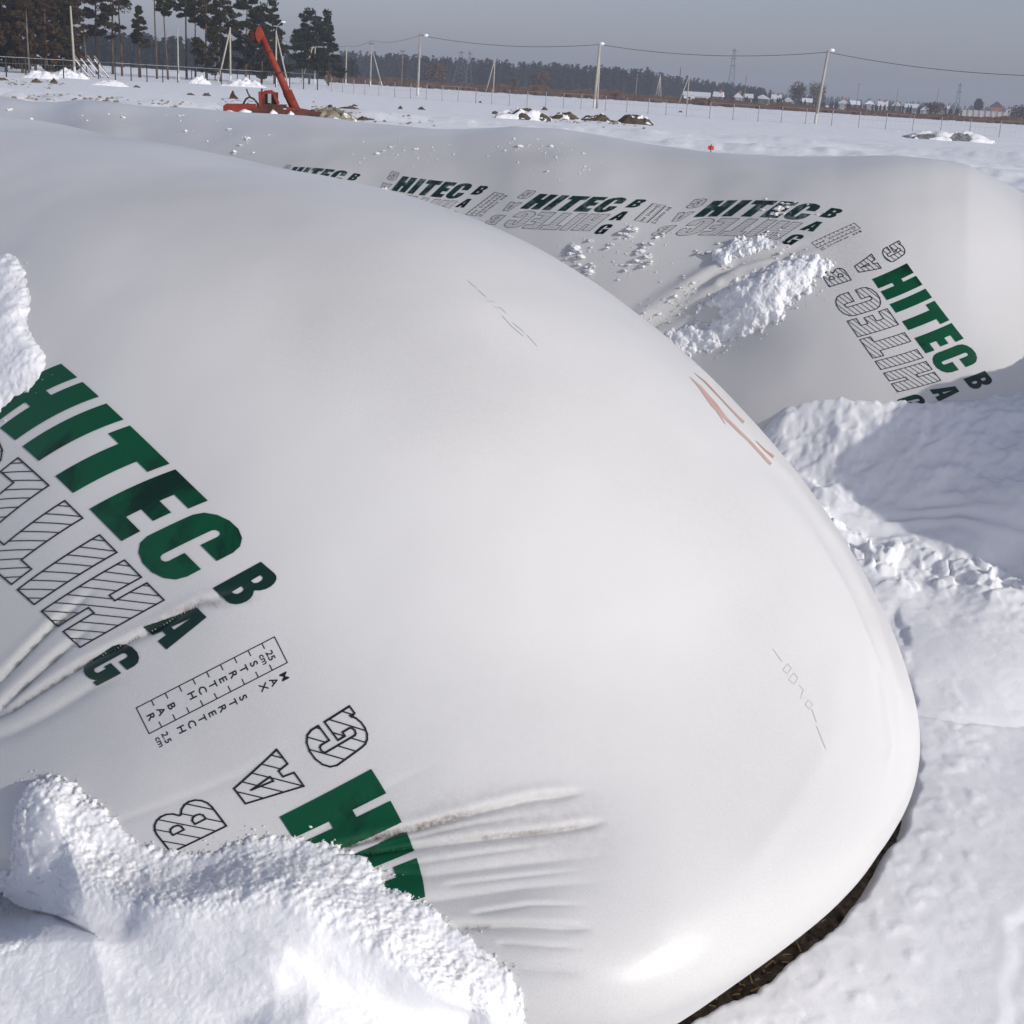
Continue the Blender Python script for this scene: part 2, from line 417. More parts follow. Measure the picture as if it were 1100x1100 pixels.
def build_far_bag():
    t = np.concatenate([1.7288 * (1 - np.cos(np.linspace(0, np.pi / 2, 170)[:-1])), 1.7288 + np.linspace(0, 1, 330) ** 1.25 * 22])
    nf = 460
    P = bag_surface(BAG2, t, nf); P[0] = P[0].mean(0); P[..., 2] -= 0.28
    # its back is not level: humps and dips along the length
    D = P - CAM; rg = np.linalg.norm(D, axis=-1); nrm = grid_normals(P)
    uv = proj(P); px, py = uv[..., 0], uv[..., 1]
    kx = np.array([-400, 0, 35, 60, 88, 120, 150, 200, 240, 280, 330, 360, 400, 450, 490, 520, 550, 600, 650, 700, 760, 830, 900, 960, 1000, 1040, 1060, 1100, 1400.])
    kd = BAG2_CREST
    hump = np.interp(px, kx, kd) * rg / F            # pixels -> metres at that distance
    P[..., 2] += hump * ss(0.7, 1.4, P[..., 2])
    nrm = grid_normals(P); face = ss(0.0, -0.15, (nrm * D).sum(-1) / rg)
    uv = proj(P); px, py = uv[..., 0], uv[..., 1]
    disp = np.zeros(px.shape)
    for pts, a, wd in (([(640, 390), (700, 338), (745, 308), (790, 283), (860, 268), (890, 264)], .022, 4.0), ([(690, 352), (730, 328), (800, 295), (855, 283)], .018, 4.5),
                       ([(670, 350), (720, 315), (790, 280)], .008, 2.5), ([(775, 300), (840, 278), (890, 276)], .012, 2.5)):
        r, s, fr = polydist(px, py, pts); sd = r * s
        disp += a * ss(1, .75, fr) * (-np.exp(-(sd / wd) ** 2) + .7 * np.exp(-((sd + 2 * wd) / (1.5 * wd)) ** 2))
    disp -= 0.07 * np.exp(-(((px - 745) / 90) ** 2 + ((py - 360) / 45) ** 2))
    disp *= face
    disp += 0.014 * fbm(P[..., 0] * 1.1, P[..., 1] * 1.1, P[..., 2] * 1.1, 2) + .003 * vnoise(P[..., 0] * 5, P[..., 1] * 5, P[..., 2] * 5)
    P = P + nrm * disp[..., None]
    dirt = .14 * np.exp(-(((px - 905) / 40) ** 2 + ((py - 258) / 24) ** 2)) + .10 * np.exp(-(((px - 340) / 70) ** 2 + ((py - 140) / 8) ** 2)) + .10 * np.exp(-(((px - 580) / 60) ** 2 + ((py - 168) / 10) ** 2))
    dirt += .05 * ss(.8, .2, P[..., 2])
    o = mesh_np('silage_bag', P.reshape(-1, 3), grid_faces(len(t), nf, True), M_film, attr={'dirt': (dirt * face).ravel()})
    return o
BAG2_CREST = np.array([-4, -5.7, -8.6, -7.3, -2.1, -1.5, -3.5, -1.6, -1.3, -.1, 1.8, 1.5, -.1, .1, .6, 4.3, 8.2, 9.2, 5.5, -.3, -4.8, -4.9, -3., 1.2, 3.4, 4.1, 1.5, -3.5, 0][:29], float)

bag_near = build_near_bag()
tag(bag_near, 'huge white plastic silage bag filling the foreground, its round end bulging towards the camera', 'silage bag', 'white silage bags lying side by side')
bag_far = build_far_bag()
tag(bag_far, 'white plastic silage bag behind the foreground one, rows of printed lettering along its shaded side', 'silage bag', 'white silage bags lying side by side')
BV1 = bvh_of(bag_near); BV2 = bvh_of(bag_far)

# ------------------------------------------------------------------ printing on the film
def arc(cx, cy, rx, ry, a0, a1, n=7):
    return [(cx + rx * math.cos(math.radians(a0 + (a1 - a0) * i / n)), cy + ry * math.sin(math.radians(a0 + (a1 - a0) * i / n))) for i in range(n + 1)]
G_H = [[(0, 0), (.44, 0), (.44, .37), (.58, .37), (.58, 0), (1, 0), (1, 1), (.58, 1), (.58, .62), (.44, .62), (.44, 1), (0, 1)]]
G_I = [[(0, 0), (1, 0), (1, 1), (0, 1)]]
G_T = [[(0, 0), (1, 0), (1, .25), (.73, .25), (.73, 1), (.27, 1), (.27, .25), (0, .25)]]
G_E = [[(0, 0), (1, 0), (1, .22), (.56, .22), (.56, .39), (.92, .39), (.92, .60), (.56, .60), (.56, .78), (1, .78), (1, 1), (0, 1)]]
G_C = [arc(.5, .24, .5, .24, 180, 360) + [(1, .42), (.58, .42)] + arc(.5, .22, .08, .05, 0, -180, 4) + arc(.5, .78, .08, .05, 180, 0, 4) + [(.58, .60), (1, .60)] + arc(.5, .76, .5, .24, 0, 180)]
G_G = [arc(.5, .24, .5, .24, 180, 360) + [(1, .38), (.6, .38)] + arc(.5, .22, .10, .05, 0, -180, 4) + arc(.5, .78, .10, .05, 180, 0, 4) + [(.6, .64), (.5, .64), (.5, .50), (1, .50), (1, 1), (.82, 1), (.78, .92)] + arc(.5, .76, .42, .24, 40, 180)]
G_B = [[(0, 0)] + arc(.62, .26, .38, .26, -90, 60) + arc(.62, .74, .38, .26, -60, 90) + [(0, 1)],
       [(.42, .2), (.5, .2)] + arc(.52, .3, .1, .1, -80, 80, 4) + [(.42, .4)], [(.42, .6), (.5, .6)] + arc(.52, .7, .1, .1, -80, 80, 4) + [(.42, .8)]]
G_A = [[(.28, 0), (.72, 0), (1, 1), (.62, 1), (.58, .8), (.42, .8), (.38, 1), (0, 1)], [(.5, .22), (.56, .62), (.44, .62)]]
LET = [(G_H, 0, .59, 0, 1), (G_I, .70, .95, 0, 1), (G_T, 1.04, 1.60, 0, 1), (G_E, 1.68, 2.14, 0, 1), (G_C, 2.22, 2.81, -.01, 1.01)]
SML = [(G_B, 3.07, 3.43, .10, .66), (G_A, 3.07, 3.45, .93, 1.48), (G_G, 3.09, 3.44, 1.72, 2.30)]
UC2, VC2 = 2 * 1.46, 2 * 1.06
def place_glyph(g, u0, u1, v0, v1): return [[(u0 + (u1 - u0) * x, v0 + (v1 - v0) * y) for x, y in lp] for lp in g]
def rot180(loops): return [[(UC2 - u, VC2 - v) for u, v in lp] for lp in loops]

class PMap:
    """print coordinates -> sight line -> place on the skin of a bag"""
    def __init__(s, ctl, bvh, deg=2):
        A = np.array([c[:2] for c in ctl], float); B = np.array([c[2:] for c in ctl], float)
        s.deg = deg; s.bvh = bvh; M = s.basis(A); reg = 1e-4 * np.diag([0, 0, 0] + [1] * (M.shape[1] - 3))
        s.co = np.linalg.solve(M.T @ M + reg, M.T @ B); s.res = np.abs(M @ s.co - B).max()
    def basis(s, A):
        u, v = A[:, 0], A[:, 1]; c = [1 + 0 * u, u, v]
        if s.deg >= 2: c += [u * v, u * u, v * v]
        if s.deg >= 3: c += [u ** 3, u * u * v, u * v * v]
        return np.stack(c, -1)
    def px(s, uv): return s.basis(np.asarray(uv, float).reshape(-1, 2)) @ s.co
    def world(s, uv, off):
        q = s.px(uv); P, Nn, R = hits(s.bvh, q[:, 0], q[:, 1]); return P + Nn * off
def fill(loops, step):
    """triangles covering an outline with holes, with inner points so that they can bend over the skin"""
    vs, es = [], []
    for lp in loops:
        pts = []
        for (a, b), (c, d) in zip(lp, lp[1:] + lp[:1]):
            n = max(1, int(math.hypot(c - a, d - b) / step))
            pts += [(a + (c - a) * i / n, b + (d - b) * i / n) for i in range(n)]
        b0 = len(vs); vs += pts; es += [(b0 + i, b0 + (i + 1) % len(pts)) for i in range(len(pts))]
    al = np.array(vs); x0, y0 = al.min(0); x1, y1 = al.max(0)
    gx, gy = np.meshgrid(np.arange(x0 + step / 2, x1, step), np.arange(y0 + step / 2, y1, step)); gx = gx.ravel(); gy = gy.ravel()
    def inside(x, y):
        r = np.zeros(x.shape, bool)
        for lp in loops: r ^= inpoly(x, y, lp)
        return r
    k = inside(gx, gy); vs = vs + list(zip(gx[k], gy[k]))
    V, E, Fc, *_ = delaunay_2d_cdt([Vector(v) for v in vs], es, [], 0, 1e-6)
    V = np.array([tuple(v) for v in V]); T = np.array([f for f in Fc if len(f) == 3])
    c = V[T].mean(1); T = T[inside(c[:, 0], c[:, 1])]
    return V, T
def strip(pts, wd, step):
    """thin ribbon along a polyline in print space, as quads"""
    V, Q = [], []
    for (a, b), (c, d) in zip(pts[:-1], pts[1:]):
        L = math.hypot(c - a, d - b)
        if L < 1e-6: continue
        n = max(1, int(L / step)); nx, ny = -(d - b) / L * wd / 2, (c - a) / L * wd / 2; ex, ey = (c - a) / L * wd / 2, (d - b) / L * wd / 2
        for i in range(n + 1):
            t = i / n; e = -1 if i == 0 else (1 if i == n else 0)
            x, y = a + (c - a) * t + ex * e, b + (d - b) * t + ey * e; V += [(x + nx, y + ny), (x - nx, y - ny)]
        k = len(V) - 2 * (n + 1)
        Q += [(k + 2 * i, k + 2 * i + 1, k + 2 * i + 3, k + 2 * i + 2) for i in range(n)]
    return V, Q
def hatch(loops, ang, gap, wd, step):
    V, Q = [], []
    ca, sa = math.cos(ang), math.sin(ang)
    segs = [(p, q) for lp in loops for p, q in zip(lp, lp[1:] + lp[:1])]
    R = lambda p: (p[0] * ca + p[1] * sa, -p[0] * sa + p[1] * ca)
    rs = [(R(p), R(q)) for p, q in segs]
    ys = [p[1] for s in rs for p in s]; y = min(ys) + gap * .6
    while y < max(ys):
        xs = sorted(p[0] + (y - p[1]) / (q[1] - p[1]) * (q[0] - p[0]) for p, q in rs if (p[1] > y) != (q[1] > y))
        for a, b in zip(xs[::2], xs[1::2]):
            v, q = strip([(a * ca - y * sa, a * sa + y * ca), (b * ca - y * sa, b * sa + y * ca)], wd, step)
            Q += [tuple(i + len(V) for i in f) for f in q]; V += v
        y += gap
    for lp in loops:
        v, q = strip(lp + lp[:1], wd * 1.5, step); Q += [tuple(i + len(V) for i in f) for f in q]; V += v
    return V, Q
def put(name, pm, V, Fc, m, parent, off):
    V = np.asarray(V, float); W = pm.world(V, off); ok = ~np.isnan(W[:, 0]); Fc = np.asarray(Fc)
    Fc = Fc[ok[Fc].all(1)]
    if len(Fc) == 0: return None
    used = np.unique(Fc); re = np.full(len(V), -1); re[used] = np.arange(len(used))
    return mesh_np(name, W[used], re[Fc], m, parent)
def merge(parts):
    V, Q = [], []
    for v, q in parts:
        Q += [tuple(int(i) + len(V) for i in f) for f in q]; V += [tuple(x) for x in v]
    return V, Q
M_greyink = mat('thin_grey_ink', (0.10, 0.11, 0.11), 0.4)
def print_block(parent, pm, off, lineink=None, step=.045, line=.011, gap=.105, hang=-.80, solid=M_green, small=M_dkgreen, part=False):
    put('printed_word', pm, *merge([fill(place_glyph(*L), step) for L in LET]), solid, parent, off)
    put('printed_small_word', pm, *merge([fill(place_glyph(*L), step) for L in SML]), small, parent, off)
    put('hatched_word', pm, *merge([hatch(rot180(place_glyph(*L)), hang, gap, line, .03) for L in LET]), lineink or M_black, parent, off)
    if not part: put('hatched_small_word', pm, *merge([hatch(rot180(place_glyph(*L)), hang, gap, line, .05) for L in SML]), lineink or M_black, parent, off)

_fc = {}
def text_mesh(s):
    if s not in _fc:
        cu = bpy.data.curves.new('lettering', 'FONT'); cu.body = s; cu.size = 1; cu.offset = 0.012; cu.align_x = 'CENTER'; cu.resolution_u = 3
        o = bpy.data.objects.new('lettering', cu); COL.objects.link(o); bpy.context.view_layer.update()
        me = bpy.data.meshes.new_from_object(o.evaluated_get(bpy.context.evaluated_depsgraph_get()))
        me.calc_loop_triangles()
        V = np.array([v.co[:2] for v in me.vertices]).reshape(-1, 2); T = [tuple(t.vertices) for t in me.loop_triangles]
        bpy.data.objects.remove(o); bpy.data.curves.remove(cu); bpy.data.meshes.remove(me); _fc[s] = (V, T)
    return _fc[s]
def stretch_bar(parent, pm, off, line=.035, small=True):
    """ruler box 1 wide, 5.6 long; letters stand upright one below the other"""
    L = 5.6; P = [strip([(0, 0), (1, 0), (1, L), (0, L), (0, 0)], line, .2)]
    for k in range(1, 10):
        P.append(strip([(0, L * k / 10 - .05), (.2, L * k / 10 - .05)], line, .3)); P.append(strip([(1, L * k / 10 + .05), (.8, L * k / 10 + .05)], line, .3))
    def letters(s, x, y0, dy, size):
        for i, c in enumerate(s):
            if c != ' ':
                V, T = text_mesh(c); P.append(([(x + q[0] * size, y0 + i * dy - (q[1] - .35) * size) for q in V], T))
    def word(s, x, y, size):
        V, T = text_mesh(s); P.append(([(x + q[0] * size, y - (q[1] - .35) * size) for q in V], T))
    if small: word('25', .52, .42, .36); word('cm', .52, .70, .32); word('2.5', 1.40, 5.10, .34); word('cm', 1.42, 5.38, .32)
    letters('STRETCH BAR', .50, 1.09, .417, .40)
    letters('MAX STRETCH', 1.38, .32, .416, .40)
    V, Q = [], []
    T3 = []
    for v, q in P:
        b = len(V); V += [tuple(x) for x in v]
        for f in q:
            f = [int(i) + b for i in f]
            T3 += [tuple(f)] if len(f) == 3 else [(f[0], f[1], f[2]), (f[0], f[2], f[3])]
    put('stretch_bar', pm, V, T3, M_black, parent, off)

def crop(ox, oy, s, rows): return [(u, v, ox + x / s, oy + y / s) for u, v, x, y in rows]
N1 = crop(0, 360, 2.75, [(0, 0, 172, 80), (.59, 0, 298, 183), (.70, 0, 320, 207), (.95, 0, 373, 253), (.70, 1, 72, 330), (.95, 1, 122, 380), (1.04, 0, 390, 268), (1.6, 0, 500, 380),
    (1.195, 1, 172, 427), (1.445, 1, 222, 473), (1.68, 0, 515, 397), (2.14, 0, 600, 490), (1.68, 1, 273, 522), (2.14, 1, 365, 617), (3.07, .1, 760, 680), (3.07, .66, 630, 745),
    (3.07, 1.48, 442, 862), (3.45, 1.48, 487, 930), (3.18, .93, 560, 793), (3.35, .93, 620, 832), (3.44, 2.3, 275, 1030), (3.09, 2.3, 240, 962), (1.97, 1.12, 285, 575), (2.22, 1.12, 335, 630), (1.97, 2.12, 48, 743),
    (2.22, 2.12, 103, 798), (2.33, 1.12, 358, 655), (2.92, 1.12, 480, 790), (2.33, 2.12, 130, 823), (2.92, 2.12, 240, 955), (1.47, 1.12, 180, 477), (1.73, 1.12, 235, 528), (2.81, .25, 708, 625), (2.81, .75, 592, 745)])
N2 = crop(150, 750, 3.333, [(0, 0, 848, 240), (.26, 0, 887, 330), (.34, 0, 905, 368), (.59, 0, 938, 462), (0, 1, 520, 413), (.26, 1, 563, 505), (.70, 0, 960, 485), (.95, 0, 972, 552), (1.04, 0, 985, 560), (1.6, 0, 1028, 712),
    (-.51, .65, 508, 180), (-.18, .65, 572, 318), (-.44, 1.19, 325, 322), (-.28, 1.19, 362, 398), (-.15, 1.47, 305, 450), (-.15, 2.02, 105, 553), (-.50, 1.5, 235, 335), (-.5, 1.95, 60, 450), (-.51, -.12, 740, 48), (-.18, .38, 640, 250), (-.45, .38, 585, 180)])
NB = [(0, 0, 130 + 905 / 5.5, 670 + 83 / 5.5), (1, 0, 130 + 987 / 5.5, 670 + 225 / 5.5), (0, 5.6, 130 + 95 / 5.5, 670 + 493 / 5.5), (1, 5.6, 130 + 165 / 5.5, 670 + 655 / 5.5)]
FE = crop(860, 240, 5, [(0, 0, 570, 205), (.59, 0, 655, 325), (0, 1, 400, 290), (.59, 1, 475, 412), (.70, 0, 675, 352), (.95, 0, 707, 402), (.70, 1, 490, 440), (.95, 1, 522, 487), (1.04, 0, 715, 418), (1.6, 0, 800, 525), (1.19, 1, 553, 535), (1.45, 1, 585, 578),
    (1.68, 0, 822, 540), (2.14, 0, 868, 622), (1.68, 1, 612, 625), (2.14, 1, 668, 702), (3.07, .1, 985, 785), (3.07, .66, 875, 838), (3.07, 1.48, 698, 890), (3.45, 1.48, 750, 965), (3.17, .93, 835, 858), (3.35, .93, 868, 903),
    (-.15, 1.47, 270, 297), (-.15, 2.02, 158, 341), (-.51, .65, 380, 165), (-.18, .65, 415, 240), (-.44, 1.19, 280, 232), (-.28, 1.19, 305, 275), (1.24, 1.12, 520, 520), (1.24, 2.12, 315, 605), (1.97, 1.12, 618, 665), (2.22, 1.12, 643, 712), (1.97, 2.12, 393, 745), (2.33, 1.12, 665, 737), (2.92, 1.12, 735, 862)])
FR1 = crop(700, 190, 4.583, [(0, 0, 310, 120), (0, 1, 212, 203), (.7, 0, 447, 118), (.7, 1, 355, 200), (1.6, 0, 632, 116), (2.81, 0, 838, 124), (2.3, 1, 655, 205), (3.07, .1, 885, 150), (3.07, .66, 830, 197), (3.43, .1, 952, 175), (3.43, .66, 905, 215),
    (3.07, 1.48, 735, 255), (3.45, 1.48, 805, 275), (3.2, .93, 812, 215), (3.4, .93, 848, 226), (3.09, 2.3, 640, 322), (3.44, 2.3, 690, 332), (.11, 2.0, 106, 298), (2.92, 2.12, 600, 318), (2.92, 1.12, 712, 226), (-.5, -.15, 212, 118), (-.4, 1.2, 90, 205), (-.4, 2.0, 25, 280)])
FR2 = crop(520, 180, 5, [(0, 0, 305, 140), (0, 1, 205, 218), (.7, 0, 420, 148), (.7, 1, 325, 227), (2.14, 0, 645, 160), (2.14, 1, 560, 240), (2.81, .2, 780, 178), (2.5, 1, 640, 246), (3.07, .1, 825, 168), (3.07, .66, 765, 208), (3.43, .1, 880, 180), (3.43, .66, 825, 216),
    (3.3, .93, 770, 234), (3.07, 1.48, 665, 275), (3.45, 1.48, 735, 282), (3.09, 2.3, 585, 350), (3.44, 2.3, 655, 360), (3.09, 1.72, 640, 300), (3.44, 1.72, 695, 310), (.11, 2.0, 95, 310), (2.92, 2.12, 555, 350), (2.92, 1.12, 638, 258), (-.51, -.15, 228, 126), (-.4, 1.19, 95, 235), (-.4, 2.0, 25, 300)])
FR3 = crop(320, 170, 5, [(0, 0, 568, 98), (0, 1, 500, 178), (.7, 0, 660, 104), (.7, 1, 582, 188), (2.14, 0, 850, 132), (2.14, 1, 775, 212), (2.81, .2, 948, 150), (2.5, 1, 830, 222), (3.07, .1, 972, 150), (3.07, .66, 930, 190), (3.43, .1, 1028, 160), (3.43, .66, 985, 197),
    (3.3, .93, 930, 212), (3.07, 1.48, 845, 254), (3.45, 1.48, 890, 262), (2.92, 1.12, 835, 240), (2.92, 2.12, 760, 320), (0, 2.1, 430, 250)])
FR4 = crop(320, 170, 5, [(0, 0, -20, 48), (0, 1, -70, 100), (3.07, .1, 300, 80), (3.07, .66, 265, 118), (3.43, .1, 347, 85), (3.43, .66, 302, 124), (3.1, 1.5, 210, 165), (.11, 2.0, -120, 160)])
for ctl in (N1, N2):
    print_block(bag_near, PMap(ctl, BV1, 3 if ctl is N1 else 2), .0015, step=.019, part=(ctl is N1))
stretch_bar(bag_near, PMap(NB, BV1, 1), .0007)
for ctl in (FE,):
    print_block(bag_far, PMap(ctl, BV2, 2), .0014, line=.013, hang=-.38)
for ctl in (FR1, FR2, FR3, FR4):
    print_block(bag_far, PMap(ctl, BV2, 2), .0014, line=.011, hang=-.38, solid=M_frost, lineink=M_greyink)
stretch_bar(bag_far, PMap(crop(700, 190, 4.583, [(0, 0, 1000, 230), (1, 0, 1025, 252), (0, 5.6, 785, 322), (1, 5.6, 820, 352)]), BV2, 1), .0014, .06)
stretch_bar(bag_far, PMap(crop(520, 180, 5, [(0, 0, 905, 195), (1, 0, 980, 205), (0, 5.6, 810, 282), (1, 5.6, 875, 298)]), BV2, 1), .0014, .06)
stretch_bar(bag_far, PMap(crop(320, 170, 5, [(0, 0, 1055, 185), (1, 0, 1110, 192), (0, 5.6, 905, 300), (1, 5.6, 950, 312)]), BV2, 1), .0014, .06)

class PixMap(PMap):
    def __init__(s, bvh): s.bvh = bvh
    def px(s, uv): return np.asarray(uv, float).reshape(-1, 2)
PX1 = PixMap(BV1)
def ribbon(pts, wds, step=3):
    V, Q = [], []
    P = []; Wd = []
    for (a, b), w0, w1 in zip(zip(pts[:-1], pts[1:]), wds[:-1], wds[1:]):
        n = max(1, int(math.hypot(b[0] - a[0], b[1] - a[1]) / step))
        for i in range(n): t = i / n; P.append((a[0] + (b[0] - a[0]) * t, a[1] + (b[1] - a[1]) * t)); Wd.append(w0 + (w1 - w0) * t)
    P.append(pts[-1]); Wd.append(wds[-1]); P = np.array(P, float)
    T = np.gradient(P, axis=0); T /= np.linalg.norm(T, axis=1)[:, None] + 1e-9
    for p, t, wd in zip(P, T, Wd): V += [(p[0] - t[1] * wd / 2, p[1] + t[0] * wd / 2), (p[0] + t[1] * wd / 2, p[1] - t[0] * wd / 2)]
    return V, [(2 * i, 2 * i + 1, 2 * i + 3, 2 * i + 2) for i in range(len(P) - 1)]
red = merge([ribbon([(741, 405), (752, 416), (766, 434), (780, 450), (805, 474), (828, 499)], [.5, 3, 6, 3, 2.6, 3]),
             ribbon([(746, 401), (757, 410), (775, 429), (792, 447), (799, 454)], [.5, 1.6, 1.4, 2.2, 3]),
             ribbon([(812, 474), (822, 484), (831, 491)], [.8, 1.6, 3]), ribbon([(770, 440), (779, 456)], [3, .6])])
put('spray_painted_mark', PX1, *red, M_red_paint, bag_near, .0008)
PEN = [[(503, 302), (512, 310)], [(514, 312), (522, 319)], [(522, 324), (531, 324)], [(531, 330), (538, 331), (544, 337)], [(539, 339), (551, 352), (562, 361)], [(551, 347), (563, 357)], [(566, 360), (577, 372)]], \
      [[(830, 697), (840, 711)], [(846, 713), (850, 718), (846, 724), (841, 720), (846, 713)], [(853, 723), (857, 729), (853, 735), (847, 730), (853, 723)], [(858, 736), (863, 741), (860, 750), (866, 750)], [(868, 752), (873, 757), (869, 762), (865, 757), (868, 752)], [(872, 762), (877, 776)], [(877, 780), (887, 805)]]
for pp in PEN: put('pen_marking', PX1, *merge([ribbon(p, [.55] * len(p), 2) for p in pp]), M_pen, bag_near, .0008)

# ------------------------------------------------------------------ snow ground
BANK = [(800, 430), (850, 498), (905, 575), (945, 645), (972, 700), (984, 760), (988, 805), (988, 845), (978, 880), (956, 919), (935, 952), (905, 988), (860, 1026), (836, 1048), (813, 1066), (774, 1085), (724, 1110), (630, 1160), (520, 1190)]
SNOW0 = 0.075
bank_xy = at_z(*np.array(BANK, float).T, SNOW0)[:, :2]
step_xy = at_z(*np.array([(1120, 960), (1082, 985), (1084, 1015), (1074, 1055), (1078, 1090), (1060, 1140)], float).T, SNOW0)[:, :2]
def ground_z(x, y, near=True):
    r = np.hypot(x, y)
    z = np.maximum(0, r - 150) * .0042 + SNOW0 * ss(40, 12, r)
    z = z + .05 * fbm(x * .07, y * .07, 1.3, 3) * ss(6, 30, r) + .012 * fbm(x * .9, y * .9, 5.1, 3) * ss(80, 20, r)
    # windrows and ruts of the track across the field
    yr = 58 - .10 * x
    d = y - yr
    rut = .16 * np.exp(-((d - 7) / 2.2) ** 2) + .22 * np.exp(-((d + 6) / 1.8) ** 2) + .12 * np.exp(-((d + 14) / 2) ** 2) + .10 * np.exp(-((d - 16) / 1.5) ** 2)
    z = z + 1.4 * rut * (1 + .9 * fbm(x * .35, y * .6, 2.2, 4)) + .11 * fbm(x * .16, y * 1.0, 8.8, 4) * np.exp(-(d / 26) ** 2)
    z = z + .24 * np.abs(fbm(x * .5, y * .35, 4.4, 3)) * ss(5, 14, x) * np.exp(-((y - 42) / 13) ** 2)
    z = z + .05 * fbm(x * .25, y * .5, 6.6, 4) * ss(20, 60, r)
    return z
def near_ground(x, y):
    z = ground_z(x, y)
    br, bs, bf = polydist(x, y, bank_xy); sd = br * bs                 # which side of the melted gap
    rough = .010 * fbm(x * 14, y * 14, 7.7, 3)
    inner = ss(-.006, .055, sd * BANK_SIGN + rough) * ss(2.5, 1.8, br)
    z = z * (1 - inner) + (-.06) * inner
    # granular crust beside the gap
    cr = np.exp(-((br - .11) / .10) ** 2) * (1 - inner)
    z = z + cr * (.0045 * np.maximum(0, fbm(x * 20, y * 20, 1.1, 3)) + .003)
    # broken crust edge lower right
    r2, s2, f2 = polydist(x, y, step_xy); hol = ss(-.01, .03, r2 * s2 * STEP_SIGN) * ss(.30, .10, r2)
    z = z - .006 * hol + .003 * hol * fbm(x * 14, y * 14, 2.0, 3)
    z = z + (.0009 * fbm(x * 24, y * 24, 9.0, 3) + .005 * fbm(x * 2.2, y * 2.2, 3.0, 2)) * ss(9, 5, np.hypot(x, y))
    return z
BANK_SIGN = 1.0; STEP_SIGN = 1.0
_c = np.array([[.2, 2.6]]); _, _s, _ = polydist(_c[:, 0], _c[:, 1], bank_xy); BANK_SIGN = _s[0]
_c = at_z(np.array([1100.]), np.array([1030.]), SNOW0); _, _s, _ = polydist(_c[:, 0], _c[:, 1], step_xy); STEP_SIGN = _s[0]
ang = np.radians(np.concatenate([np.arange(-180, -28, 4), np.linspace(-28, 32, 640)[:-1], np.arange(32, 180, 4)]))
rad = np.concatenate([[.02, .6, 1.2], np.linspace(1.5, 6, 420)[:-1], 6 * (3500 / 6) ** np.linspace(0, 1, 300)])
GX = rad[:, None] * np.sin(ang)[None]; GY = rad[:, None] * np.cos(ang)[None]
GZ = near_ground(GX, GY)
gnd = mesh_np('snow_ground', np.stack([GX, GY, GZ], -1).reshape(-1, 3), grid_faces(len(rad), len(ang), True), M_snow)
tag(gnd, kind='structure')
# two looks of snow: fine grain close by, wind-packed field beyond
gnd.data.materials.append(M_field)
cen = np.repeat(np.arange(len(rad) - 1), len(ang)); gnd.data.polygons.foreach_set('material_index', (rad[cen] > 9).astype(np.int32)); gnd.data.update()

# bare soil in the melted gap
sx, sy = np.meshgrid(np.linspace(-.9, 1.7, 260), np.linspace(1.2, 3.4, 220), indexing='ij')
sz = .004 + .014 * fbm(sx * 13, sy * 13, 4.0, 4) + .008 * vnoise(sx * 60, sy * 60, 1.0)
e = np.minimum.reduce([sx + .9, 1.7 - sx, sy - 1.2, 3.4 - sy]); sz -= .08 * ss(.12, 0, e)
M_soil = mat_noise('damp_soil', (0.026, 0.016, 0.010), (0.27, 0.20, 0.14), 34, .85, .3, .9, .02, 120)
tag(mesh_np('soil_ground', np.stack([sx, sy, sz], -1).reshape(-1, 3), grid_faces(260, 220), M_soil), kind='structure')
mb = MB()
for i in range(26):
    f = random.betavariate(3, 2); k = f * 7 + 9; a = int(k); q = np.array(BANK[a]) * (1 - k % 1) + np.array(BANK[a + 1]) * (k % 1)
    p = at_z(np.array([q[0] - random.uniform(3, 34)]), np.array([q[1] - random.uniform(-6, 10)]), .03)[0]
    an = random.uniform(0, 6.28); L = random.uniform(.010, .035); el = random.uniform(-.1, .9)
    d = np.array([math.cos(an) * math.cos(el), math.sin(an) * math.cos(el), math.sin(el)]) * L
    mb.tube([p, p + d * .5 + np.array([0, 0, .001]), p + d], [.0020, .0017, .0008], 4)
M_straw = mat_noise('dry_straw', (0.36, 0.23, 0.08), (0.56, 0.42, 0.18), 8, .7)
tag(mb.build('straw', M_straw), 'loose golden straw lying on the bare soil under the bag edge', 'straw', kind='stuff')

# ------------------------------------------------------------------ snow lying on the bags
def sheet_on(name, bvh, box, step, thick, m, parent=None):
    """a lumpy layer of snow lying on the skin of a bag; thick(px,py) gives its depth"""
    x0, y0, x1, y1 = box; nx, ny = int((x1 - x0) / step), int((y1 - y0) / step)
    px, py = np.meshgrid(np.linspace(x0, x1, nx), np.linspace(y0, y1, ny), indexing='ij')
    P, Nn, R = hits(bvh, px, py)
    T, lift = thick(px, py, P.reshape(nx, ny, 3)); T = T.ravel(); lift = lift.ravel()
    Nn = Nn + np.array([0, 0, 1.0]) * lift[:, None]; Nn /= np.linalg.norm(Nn, axis=1)[:, None]
    V = P + Nn * T[:, None]
    ok = ~np.isnan(V[:, 0]) & (T > -.012)
    Fq = grid_faces(nx, ny); Fq = Fq[ok[Fq].all(1)]
    used = np.unique(Fq); re = np.full(len(V), -1); re[used] = np.arange(len(used))
    return mesh_np(name, V[used], re[Fq], m, parent)
def polysd(px, py, poly):
    pl = list(poly) + [poly[0]]
    r, s, f = polydist(px, py, pl); return np.where(inpoly(px, py, poly), r, -r)
def fb3(P, f, o=4, g=.55, z=0.0): return fbm(np.nan_to_num(P[..., 0]) * f + z, np.nan_to_num(P[..., 1]) * f, np.nan_to_num(P[..., 2]) * f, o, g)
